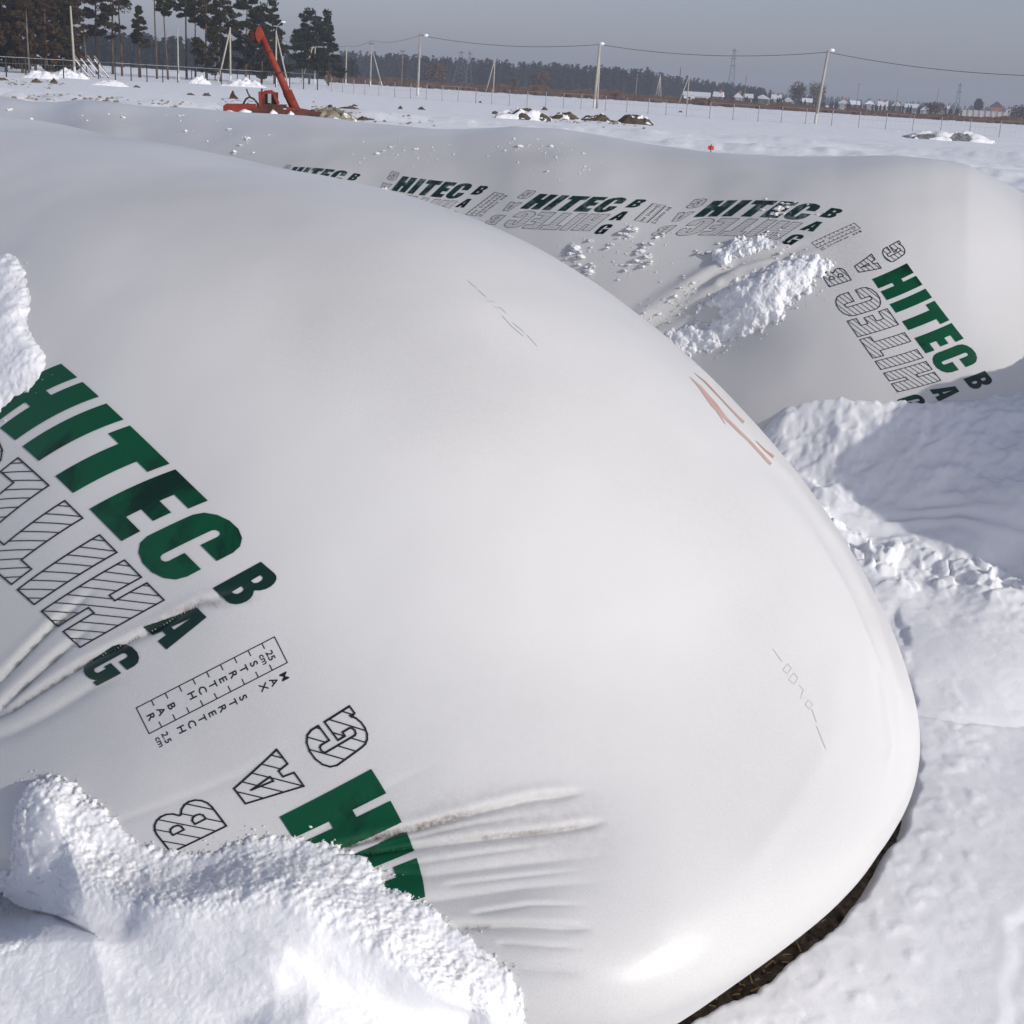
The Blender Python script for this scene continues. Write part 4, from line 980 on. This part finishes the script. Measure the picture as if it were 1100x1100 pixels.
T['a'] = pole('bare cream pole standing in front of the brown thicket', 80, 165, 68, lean=-.2)
T['b'] = pole('thin cream pole beside the bare pine trunks', 191.5, 190, 52, rad=.10)
T['c'] = pole('two-legged cream pole left of the red auger', 247.5, 197, 54, leg=-13)
pole('thin pale pole close behind the two-legged pole left of the auger', 235.5, 215, 50, rad=.09, m=M_wood, foot=False)
pole('thin grey pole, leftmost behind the two-legged pole near the auger', 231, 220, 60, rad=.08, m=M_grey, foot=False)
T['d'] = pole('two-legged lamp pole directly right of the red boom', 296.5, 205, 53, lamp=True, leg=13)
T['e'] = pole('two-legged lamp pole in front of the separate pair of pines', 338, 250, 46, lamp=True, leg=-15)
pole('small thin lamp pole left of the separate pair of pines', 324.5, 330, 26, lamp=True, rad=.07, m=M_wood, foot=False)
pole('plain thin pole in front of the rightmost dark pine', 351, 290, 37, rad=.12, m=M_wood, foot=False)
T['f'] = pole('pale pole just right of the rightmost dark pine', 371.5, 300, 38, rad=.13)
T['g'] = pole('two-legged wire pole with struts, right of the dark pines', 398, 290, 41, leg=12.5, arm=True, second=-.8)
pole('thin brown pole between the strutted pole and the bird-topped wire pole', 431.5, 330, 34, rad=.10, m=M_wood, foot=False, arm=True)
T['h'] = pole('single concrete wire pole rising left of the lattice pylons', 449, 190, 60, lean=.05, rad=.16)
pole('narrow two-legged pole right of the lattice pylons', 530, 310, 35, leg=-8, foot=False)
T['i'] = pole('tall doubled wire pole near the middle of the horizon', 639, 172, 63, lean=.15, second=3, rad=.15)
pole('thin far pole right of the tall doubled pole', 682.5, 480, 24, m=M_wood, foot=False, rad=.17)
pole('small two-legged pole beside the thin dark mast', 707, 400, 26, leg=-3.5, second=3, foot=False)
pole('thin dark mast between the two small two-legged poles', 728, 520, 32, m=M_dark, foot=False, rad=.14)
pole('wide two-legged pole in front of the long white shed', 738, 330, 30, leg=-9, foot=False)
pole('thin far pole right of the tall lattice tower', 798.5, 420, 30, m=M_wood, foot=False, rad=.12)
T['j'] = pole('concrete wire pole leaning to the right, largest on that side', 877.5, 156, 71, lean=.45, rad=.16)
pole('faint thin pole far right of the leaning pole', 919, 520, 26, m=M_wood, foot=False, rad=.12, arm=True)
pole('faint thin pole left of the brick house', 961, 560, 24, m=M_wood, foot=False, rad=.12)
pole('faint pole between the far tower and the leaning pole', 1004, 600, 26, m=M_wood, foot=False, rad=.12)
for nm, (px, py, Y) in {'bird near the single concrete pole': (457.5, 38, 188), 'bird near the tall doubled pole': (646.5, 47, 170), 'bird near the leaning pole': (893.5, 54, 154)}.items():
    p = at_y(np.array([px]), np.array([py]), Y)[0]; t = T['h'] if px < 500 else (T['i'] if px < 700 else T['j'])
    u = tag(empty('pole_lamp', p), 'small white lamp on a thin bracket above the ' + {'b': nm.split('near the ')[1]}['b'], 'lamp')
    MB().lump((0, 0, 0), (.34, .24, .20), 5, .05, 7, 10).build('lamp_head', M_lampg, u, True)
    MB().tube([tuple(t - p), (-.1, 0, -.12)], .03, 6).build('bracket', M_grey, u, True)
def wire(a, b, sag, n=14):
    a, b = np.array(a), np.array(b); pts = []
    for i in range(n + 1):
        f = i / n; q = a + (b - a) * f; q[2] -= sag * 4 * f * (1 - f); pts.append(q)
    tag(MB().tube(pts, .030, 5).build('overhead_wire', M_dark, smooth=True), 'thin dark overhead wire sagging between two poles', 'wire', 'overhead wires strung along the poles')
far_r = spot(1160, 140) + np.array([0, 0, 6.6])
lv = [T['c'], T['d'] - np.array([0, 0, .9]), T['e'] - np.array([0, 0, .3]), T['f'], T['g'] + np.array([0, 0, .9]), T['h'], T['i'], T['j'], far_r]
for a, b, sg in zip(lv[:-1], lv[1:], (.9, .6, .5, .5, .6, .75, .8, .7)): wire(a - np.array([0, 0, .15]), b - np.array([0, 0, .15]), sg)
M_pyl = mat('weathered_pylon_steel', (0.07, 0.075, 0.085), .6)
def lattice(label, px, Y, hpx, wpx, arms, splay=False):
    b = spot(px, Y); k = Y / F; h = hpx * k; wd = wpx * k / 2; t = tag(empty('lattice_pylon', b, rotz_face(b)), label, 'pylon'); f = MB(); M_grey = M_pyl
    tw = wd * (.12 if not splay else .05); r = .15 * Y / 800
    for sx_ in (-1, 1):
        for sy_ in (-1, 1): f.tube([(sx_ * wd, sy_ * wd * .6, -.5), (sx_ * tw, sy_ * tw, h)], [r * 1.6, r], 4)
    for i in range(7):
        z0, z1 = h * i / 7, h * (i + 1) / 7; w0, w1 = wd + (tw - wd) * i / 7, wd + (tw - wd) * (i + 1) / 7
        for sy_ in (-1, 1): f.tube([(-w0, sy_ * w0 * .6, z0), (w1, sy_ * w1 * .6, z1)], r * .7, 4).tube([(w0, sy_ * w0 * .6, z0), (-w1, sy_ * w1 * .6, z1)], r * .7, 4)
    f.build('lattice_mast', M_grey, t)
    for z, L in arms: MB().tube([(-L * k, 0, h * z), (0, 0, h * z + .4), (L * k, 0, h * z)], [r * .8, r * 2, r * .8], 4).build('crossarm', M_grey, t)
lattice('splayed lattice pylon with pale legs, left one of the close pair', 494, 700, 32, 17, [(.98, 4)], True)
lattice('dark narrow lattice pylon, right one of the close pair', 503, 640, 34, 8, [(.9, 3)], True)
lattice('tall grey lattice tower with three crossarms standing above the forest edge', 783, 1000, 50, 9, [(.95, 3.5), (.80, 4), (.66, 3.5)])
lattice('small dark lattice tower left of the red brick house', 1026, 1100, 30, 6, [(.9, 3), (.7, 3.5)])

# ------------------------------------------------------------------ fences
def fence(name, label, pts, hpost, postm, railm, rails, prad, skip=None):
    t = tag(empty(name, (0, 0, 0)), label, 'fence'); P = [onsnow(*p) for p in pts]
    for p in P: MB().tube([(p[0], p[1], p[2] - .3), (p[0], p[1], p[2] + hpost)], prad, 6).build('fence_post', postm, t, True)
    wm = MB()
    for a, b in zip(P[:-1], P[1:]):
        for z, r in rails: wm.tube([a + np.array([0, 0, z]), (a + b) / 2 + np.array([0, 0, z - .02]), b + np.array([0, 0, z])], r, 4)
        n = 6
        for i in range(1, n): q = a + (b - a) * i / n; wm.tube([q + np.array([0, 0, .05]), q + np.array([0, 0, hpost - .1])], .0035, 3)
    wm.build('wire_mesh', railm, t); return t
M_fgreen = mat('dark_green_paint', (0.012, 0.030, 0.024), .6)
def interp_line(L, xs): return [(x, float(np.interp(x, [p[0] for p in L], [p[1] for p in L]))) for x in xs]
lf = [(-20, 81), (7, 82.5), (50, 83.5), (107, 85), (158, 88), (191, 89), (221, 90), (270, 92), (300, 94), (345, 97)]
fence('mesh_fence', 'dark green wire fence running along the foot of the wood', interp_line(lf, [-14, 7, 28, 49, 68.5, 87.5, 106, 124, 141, 158, 175, 191, 206, 221, 238, 255, 268, 281, 296, 311, 326, 341]), 1.9, M_fgreen, M_grey, ((1.9, .035), (1.3, .010), (.7, .010)), .075)
rf = [(345, 97), (392, 102), (441, 106), (547, 113.5), (641, 118.5), (752, 127), (889, 135), (983, 141), (1073, 147.5), (1130, 151)]
fence('mesh_fence', 'long thin grey wire fence crossing the open snowfield', interp_line(rf, [356, 368, 380, 392, 407, 424, 441, 458, 475, 492, 511, 528, 547, 566, 586, 605, 624, 650, 673, 696, 715, 737, 762, 787, 814, 839, 865, 893, 922, 951, 980, 1010, 1041, 1073, 1106, 1138]), 1.65, M_grey, M_grey, ((1.65, .010), (.9, .007), (.1, .007)), .045)

# ------------------------------------------------------------------ village
def house(label, px, Y, wpx, hpx, rpx, wall, roofm, chim=False, gable=False, group=None, wins=2):
    b = spot(px, Y); k = Y / F; wd, h, rh = wpx * k, hpx * k, rpx * k; dp = wd * .7
    t = tag(empty('house', b, rotz_face(b) + random.uniform(-.25, .25)), label, 'house', group)
    MB().box((0, 0, h / 2 - .3), (wd, dp, h + .6)).build('wall', wall, t)
    r = MB(); o_ = .35
    if gable: V = [(-wd / 2 - o_, -dp / 2 - o_, h), (0, -dp / 2 - o_, h + rh), (0, dp / 2 + o_, h + rh), (-wd / 2 - o_, dp / 2 + o_, h), (wd / 2 + o_, -dp / 2 - o_, h), (wd / 2 + o_, dp / 2 + o_, h)]
    else: V = [(-wd / 2 - o_, -dp / 2 - o_, h), (-wd / 2 - o_, 0, h + rh), (wd / 2 + o_, 0, h + rh), (wd / 2 + o_, -dp / 2 - o_, h), (-wd / 2 - o_, dp / 2 + o_, h), (wd / 2 + o_, dp / 2 + o_, h)]
    Fc = [(0, 1, 2, 3), (4, 5, 2, 1), (0, 4, 1), (3, 2, 5), (0, 3, 5, 4)] if not gable else [(0, 1, 2, 3), (1, 4, 5, 2), (0, 4, 1), (3, 2, 5), (0, 3, 5, 4)]
    rf_ = r.add(V, Fc).build('roof', roofm, t)
    if chim: MB().box((wd * .2, 0, h + rh), (.8, .8, 1.8)).build('chimney', M_brick, rf_)
    for i in range(wins): MB().box((wd * (-.3 + .6 * i / max(1, wins - 1)), -dp / 2 - .02, h * .55), (wd * .14, .1, h * .35)).build('window', M_dark, t)
M_brick = mat_noise('red_brick', (0.30, 0.09, 0.05), (0.40, 0.15, 0.09), 1.2, .85)
M_walls = [mat_noise('timber_wall', (0.10, 0.08, 0.07), (0.17, 0.13, 0.10), 1, .85), mat_noise('plaster_wall', (0.34, 0.33, 0.31), (0.44, 0.42, 0.40), 1, .85), mat_noise('grey_wall', (0.18, 0.18, 0.19), (0.26, 0.26, 0.27), 1, .85)]
M_roofsnow = mat('roof_snow', (0.66, 0.67, 0.70), .7)
house('red brick house standing highest at the far right', 1068, 700, 11, 11, 5, M_brick, mat('dark_roof', (.06, .05, .06), .7), False, True, None, 2)
house('long white shed with a snowy roof in front of the forest edge', 748, 560, 26, 5, 4, mat('white_wall', (.7, .7, .7), .7), M_roofsnow, wins=3)
house('snow-roofed cottage right of the long white shed', 771, 600, 9, 5, 5, M_walls[0], M_roofsnow, True)
for i, (px, Y, wp, hp, rp, wl) in enumerate(((792, 640, 9, 5, 5, 1), (803, 660, 8, 5, 4, 2), (818, 660, 14, 5, 4, 0), (833, 690, 9, 5, 5, 1), (846, 640, 11, 4, 4, 2), (866, 590, 9, 5, 4, 0), (905, 700, 11, 5, 4, 1), (917, 640, 9, 5, 4, 0), (932, 700, 10, 6, 4, 2), (947, 660, 9, 5, 5, 1), (962, 700, 9, 6, 4, 0), (978, 690, 12, 5, 4, 2), (993, 640, 9, 4, 4, 1), (1012, 700, 10, 6, 4, 2), (1084, 760, 11, 6, 4, 0))):
    house('small snow-roofed house in the far village', px, Y, wp, hp, rp, M_walls[wl], M_roofsnow, i % 3 == 0, i % 2 == 0, 'snow-roofed houses of the far village')
b = spot(1058, 500); k = 500 / F
tw = tag(empty('boundary_wall', b, rotz_face(b)), 'long pale concrete wall below the red brick house', 'wall')
MB().box((0, 0, 1.3), (46 * k, .3, 3.2)).build('wall_panel', mat_noise('pale_wall', (.48, .47, .45), (.6, .59, .56), .5, .8), tw)
for i in range(9): MB().box((-23 * k + 46 * k * i / 8, -.2, 1.4), (.35, .3, 3.5)).build('wall_pier', M_conc, tw)

# ------------------------------------------------------------------ things lying in the field
M_earth = mat_noise('frozen_earth', (0.030, 0.022, 0.016), (0.14, 0.105, 0.075), 1.6, .9, .2, .6, .1, 7)
def mound(name, label, cat, px, py, wpx, hpx, m, cap=None, seed=1, group=None, rough=.35, dp=.5):
    b = onsnow(px, py); k = b[1] / F; t = tag(empty(name, b), label, cat, group); mb = MB(); wd, h = wpx * k / 2, hpx * k
    n, mm = 44, 26; gx, gy = np.meshgrid(np.linspace(-1, 1, n), np.linspace(-1, 1, mm), indexing='ij')
    pr = np.maximum(0, 1 - gx ** 2) ** .8 * np.maximum(0, 1 - gy ** 2) ** .8; nz = fbm(gx * 2.2 + seed * 7.7, gy * 2.2, seed, 4, .6)
    z = pr * h * (.8 + rough * .8 * nz) + pr ** .6 * h * rough * .28 * fbm(gx * 6 + seed, gy * 6, seed, 3, .6); z[pr <= 0] = -.25
    mb.add(np.stack([gx * wd, gy * wd * dp, z], -1).reshape(-1, 3), grid_faces(n, mm)); mb.build('heap', m, t, True)
    if cap is not None:
        c = MB(); cm = fbm(gx * 2.6 + seed * 3.3, gy * 2.6, seed + 9, 4) + cap; z2 = np.where(pr > .04, z - .10 + .22 * h * ss(-.15, .5, cm), z - .3)
        c.add(np.stack([gx * wd * 1.02, gy * wd * dp * 1.02, z2], -1).reshape(-1, 3), grid_faces(n, mm)); c.build('snow_cover', M_field, t, True)
M_tan = mat_noise('frozen_grassy_earth', (.10, .085, .055), (.40, .36, .28), 4, .9)
mound('earth_heap', 'snow-covered earth heap with a dark ridge, left of the tall doubled pole', 'heap', 562, 128, 60, 11, M_earth, .08, 3)
mound('earth_heap', 'low brown earth heap at the foot of the tall doubled pole', 'heap', 642, 130, 36, 7, M_earth, -.1, 5)
mound('earth_heap', 'dark brown earth heap with clods, largest and barest in the field', 'heap', 682, 133.5, 40, 9, M_earth, -.25, 8, None, .5)
mound('earth_heap', 'small snowy earth heap between the dark-ridged heap and the doubled pole', 'heap', 606, 128, 34, 7, M_earth, .2, 6)
mound('rubble_heap', 'grey rubble heap half covered by snow near the right picture edge', 'heap', 1018, 150, 86, 11, mat_noise('grey_rubble', (.09, .09, .10), (.34, .34, .33), 3, .9, .2, .8, .15, 6), -.14, 12, None, .5)
mound('snow_heap', 'dirty snow heap with dead grass on the right of the red auger', 'heap', 356, 128, 54, 11, M_tan, .12, 4, None, .5)
mound('snow_heap', 'low snow heap in front of the green fence, left of the red auger', 'heap', 118, 92, 36, 6, M_field, None, 21)
mound('snow_heap', 'snow heap at the wood edge under the leaning timber', 'heap', 74, 84, 40, 9, M_field, None, 22, None, .5)
mound('snow_heap', 'snow heap under the thicket at the far left', 'heap', 44, 84, 36, 6, M_field, None, 23, None, .5)
mound('snow_heap', 'snow heap behind the head of the auger and the fence', 'heap', 262, 93, 46, 7, M_field, None, 24, None, .6)
mound('snow_heap', 'snow heap behind the fence below the first two-legged pole', 'heap', 215, 90, 22, 7, M_field, None, 25, None, .6)
for i, (px, py, wp, hp) in enumerate(((3, 86, 10, 2.5), (39, 88.5, 9, 3.5), (58, 89.5, 8, 4), (52, 84, 5, 2), (122, 91, 9, 3), (147, 94, 7, 2), (205, 102, 8, 2), (222, 103, 8, 3), (392, 129, 18, 3), (428, 130, 10, 2), (381, 114, 6, 2), (430, 117, 5, 3), (453, 118, 8, 2.5), (516, 111, 3, 2.5), (731, 121, 4, 2), (532, 122.5, 8, 3), (544, 122, 7, 3), (585, 118.5, 7, 3), (375, 117, 22, 2.5))):
    mound('earth_clod', 'small dark earth clod lying on the snowfield', 'clod', px, py, wp, hp, M_earth, None, 30 + i, 'earth clods scattered over the snowfield', .5, .8)
for i, (px, py, wp, hp, lb) in enumerate(((16, 111, 13, 6, 'tan earth lump on the snow ridge at the far left'), (115, 112.5, 15, 6, 'tan earth lump on the snow ridge left of the auger, middle of three'), (187, 120, 15, 6, 'tan earth lump on the snow ridge, nearest to the auger'))):
    mound('earth_lump', lb, 'lump', px, py, wp, hp, mat_noise('tan_earth', (.10, .08, .05), (.34, .30, .22), 4, .9), .0, 60 + i, None, .5, .8)
mb = MB()
for (x0, y0, x1, y1, n) in ((0, 107, 110, 104, 40), (110, 106, 330, 120, 44), (335, 116, 400, 128, 80), (235, 108, 275, 112, 30), (400, 126, 470, 134, 40), (540, 124, 700, 134, 90), (0, 88, 70, 92, 40)):
    for i in range(n):
        t_ = random.random(); q = onsnow(x0 + (x1 - x0) * t_, y0 + (y1 - y0) * t_ + random.gauss(0, 2.2)); r = random.uniform(.02, .065) * q[1] / 60
        mb.lump(q, (r * 1.5, r, r * .7), i, .5, 4, 6)
tag(mb.build('field_debris', M_tan, smooth=True), 'tan crumbs of frozen earth and dead grass strewn on the snowfield', 'debris', kind='stuff')
# leaning planks at the wood edge
b = spot(104, 172); t = tag(empty('plank_stack', b), 'dark planks leaning in a row at the wood edge, dusted with snow', 'planks')
for i in range(4):
    x = -1.6 + i * .85; MB().bar((x - 1.3, .2, 2.5), (x + .5, 0, 0), .32, .16).build('plank', M_wood if i != 1 else M_rust, t)
    MB().bar((x - 1.3 + .1, -.12, 2.1), (x + .6, -.25, .1), .22, .06).build('snow_strip', M_field, t)

# red marker standing behind the far bag
p = at_y(np.array([764.0]), np.array([158.5]), 26)[0]; gq = spot(764, 26)
t = tag(empty('marker_stake', (p[0], p[1], gq[2])), 'tiny red flag peeping over the back of the far bag', 'marker')
MB().tube([(0, 0, -.1), (0, 0, p[2] - gq[2] + .06)], .012, 6).build('stake', M_wood, t)
fl = MB()
fl.add([(-.06, 0, p[2] - gq[2] - .04), (.06, .03, p[2] - gq[2] - .045), (.05, .02, p[2] - gq[2] + .03), (-.06, -.01, p[2] - gq[2] + .035)] + [(-.06, .02, p[2] - gq[2] - .04), (.06, .05, p[2] - gq[2] - .045), (.05, .04, p[2] - gq[2] + .03), (-.06, .01, p[2] - gq[2] + .035)],
       [(0, 1, 2, 3), (7, 6, 5, 4), (0, 4, 5, 1), (1, 5, 6, 2), (2, 6, 7, 3), (3, 7, 4, 0)]).build('flag', mat('red_cloth', (.55, .03, .02), .7), t)

# ------------------------------------------------------------------ the red auger
def build_auger():
    b = onsnow(293, 126); Y = b[1]; k = Y / F; kx = k * .952
    t = tag(empty('grain_auger', b, rotz_face(b) + ROLL * 0), 'red grain auger with a raised boom, parked in the snowfield by the wood', 'machine')
    def p(px, py, y=0.0):                       # picture units -> machine plane
        return ((px - 293) * kx + (126 - py) * k * ROLL * -1 * 0, y, (126 - (py - ROLL * (px - 293))) * k)
    def P2(*a): return [(p(*q)[0], p(*q)[2]) for q in a]
    MB().prism(P2((241, 114), (244, 112.5), (275, 113), (277, 121), (241, 122)), -.5, .5).build('hopper', M_red, t, bevel=.02)
    f = MB()
    f.bar(p(270, 119.5, -.45), p(345, 123, -.45), .16).bar(p(270, 119.5, .45), p(345, 123, .45), .16)
    for x in (276, 290, 305, 320, 336): f.bar(p(x, 120.6, -.45), p(x, 120.6, .45), .12)
    f.bar(p(276, 114.5, -.3), p(308, 115.5, -.3), .14)
    f.build('chassis', M_rust, t)
    d = MB(); d.prism(P2((308, 116), (322, 118), (340, 122), (341, 125), (307, 124.5)), -.35, .35); d.build('side_panel', M_red, t, bevel=.02)
    MB().prism(P2((271, 116), (304, 117), (306, 125), (296, 126), (284, 125.5), (272, 121)), -.42, .42).build('under_tray', M_rust, t, bevel=.02)
    m = MB()
    for y in (-.32, .32): m.bar(p(280, 116, y), p(279, 101, y), .13, .10).bar(p(279.5, 110, y), p(284.5, 101, y), .10).bar(p(284, 101.5, y), p(293, 101, y), .12).bar(p(293, 101, y), p(299, 113, y), .11)
    for x in (281, 286, 292): m.bar(p(x, 102, -.32), p(x, 102, .32), .10)
    m.build('mast_frame', M_red, t)
    e = MB(); e.box(p(290, 108), (.62, .5, .5)); e.tube([p(287, 113, -.1), p(287, 104, -.1)], .09, 8).tube([p(291.5, 113, .1), p(291.5, 104, .1)], .09, 8); e.build('gearbox', M_rust, t)
    MB().box(p(289.5, 107.2, -.34), (.13, .06, .36)).build('hydraulic_ram', M_grey, t)
    MB().tube([p(280.5, 107), p(281, 101.5), p(281.5, 98)], .035, 6).build('lever', M_dark, t, True)
    h = MB()
    for y in (-.35, .1): h.tube([p(262, 112.5, y), p(264.5, 108, y), p(268.5, 106, y), p(273, 108, y), p(277.5, 113, y)], .035, 6)
    h.tube([p(265, 98), p(267, 103), p(269, 106)], .03, 6); h.build('guard_hoop', M_dark, t, True)
    bm = MB(); bm.tube([p(317, 120.5), p(300, 85), p(280.5, 46)], [.15, .135, .115], 14); bm.build('boom', M_red, t, True)
    sl = MB(); sl.tube([p(319, 122.5), p(308, 100.5)], .185, 14); sl.build('boom_sleeve', M_red, t, True)
    for f_ in (.22, .5, .78): a, c = np.array(p(317, 120.5)), np.array(p(280.5, 46)); q = a + (c - a) * f_; u = (c - a) / np.linalg.norm(c - a); MB().tube([q - u * .03, q + u * .03], .165, 14).build('boom_flange', M_rust, t, True)
    MB().prism(P2((312.5, 103), (316.5, 107), (315, 111), (310, 106)), -.2, .2).build('bracket', M_red, t)
    MB().prism(P2((276, 38.5), (280.2, 38), (284, 45.5), (280, 52), (277.5, 54), (275, 50), (273.6, 45)), -.26, .26).build('discharge_head', M_red, t, bevel=.03)
    sp_ = MB(); sp_.tube([p(276, 44), p(272.5, 46.5), p(273.8, 52.5)], [.20, .22, .17], 10); sp_.build('spout', M_rust, t, True)
    MB().tube([p(273.8, 52), p(274.8, 55)], [.15, .13], 10).build('rubber_sock', M_dark, t, True)
    dr = MB()
    dr.bar(p(318, 117.5, -.3), p(342, 122, -.3), .07).bar(p(322, 119, .3), p(346, 123.4, .3), .07).bar(p(340, 121, -.3), p(346, 119.5, 0), .07).bar(p(340, 121.5, .3), p(346, 119.5, 0), .07); dr.build('drawbar', M_dark, t)
    tag(t)
    for i, (px, py, s_) in enumerate(((293, 124, 9), (312, 124.6, 7), (250, 122.6, 12), (264, 122, 12))):
        o_ = p(px, py, -.75); q = MB(); q.lump((0, 0, 0), (s_ * kx * .6, .35, .2), 77 + i, .4, 8, 12); ob = q.build('snow_clump', M_field, smooth=True)
        c, s2 = math.cos(t.rotation_euler.z), math.sin(t.rotation_euler.z); ob.location = (b[0] + o_[0] * c - o_[1] * s2, b[1] + o_[0] * s2 + o_[1] * c, b[2] + o_[2] - .05)
        tag(ob, 'clump of snow lying against the red auger', 'snow clump', 'snow clumps round the red auger')
build_auger()
b = onsnow(251, 106); t = tag(mb := MB().prism([(-.28, 0), (-.2, .25), (-.05, .55), (.05, .28), (.3, .05), (.3, 0)], -.15, .15).build('scrap_metal', M_rust), 'rusty scrap sheet sticking out of the snow left of the auger', 'scrap'); t.location = b
b = onsnow(354, 121); t = tag(MB().tube([(0, 0, -.1), (.02, 0, .22)], [.11, .09], 10).lump((.02, 0, .27), (.13, .12, .09), 2, .2).build('dark_stump', M_dark, smooth=True), 'small dark stump beside the drawbar of the auger', 'stump'); t.location = b

# ------------------------------------------------------------------ winter haze over the plain
hm = bpy.data.materials.new('haze'); hm.use_nodes = True; ht = hm.node_tree; ht.nodes.clear()
ho = ht.nodes.new('ShaderNodeOutputMaterial'); hv = ht.nodes.new('ShaderNodeVolumePrincipled')
hv.inputs['Color'].default_value = (0.80, 0.86, 1.0, 1); hv.inputs['Density'].default_value = 0.0005; hv.inputs['Anisotropy'].default_value = 0.1
ht.links.new(hv.outputs[0], ho.inputs['Volume'])
hb = MB().box((0, 600, 24.0), (5200, 5200, 62.0)).build('haze', hm)
tag(hb, 'thin bluish winter haze over the plain', 'haze', kind='stuff')
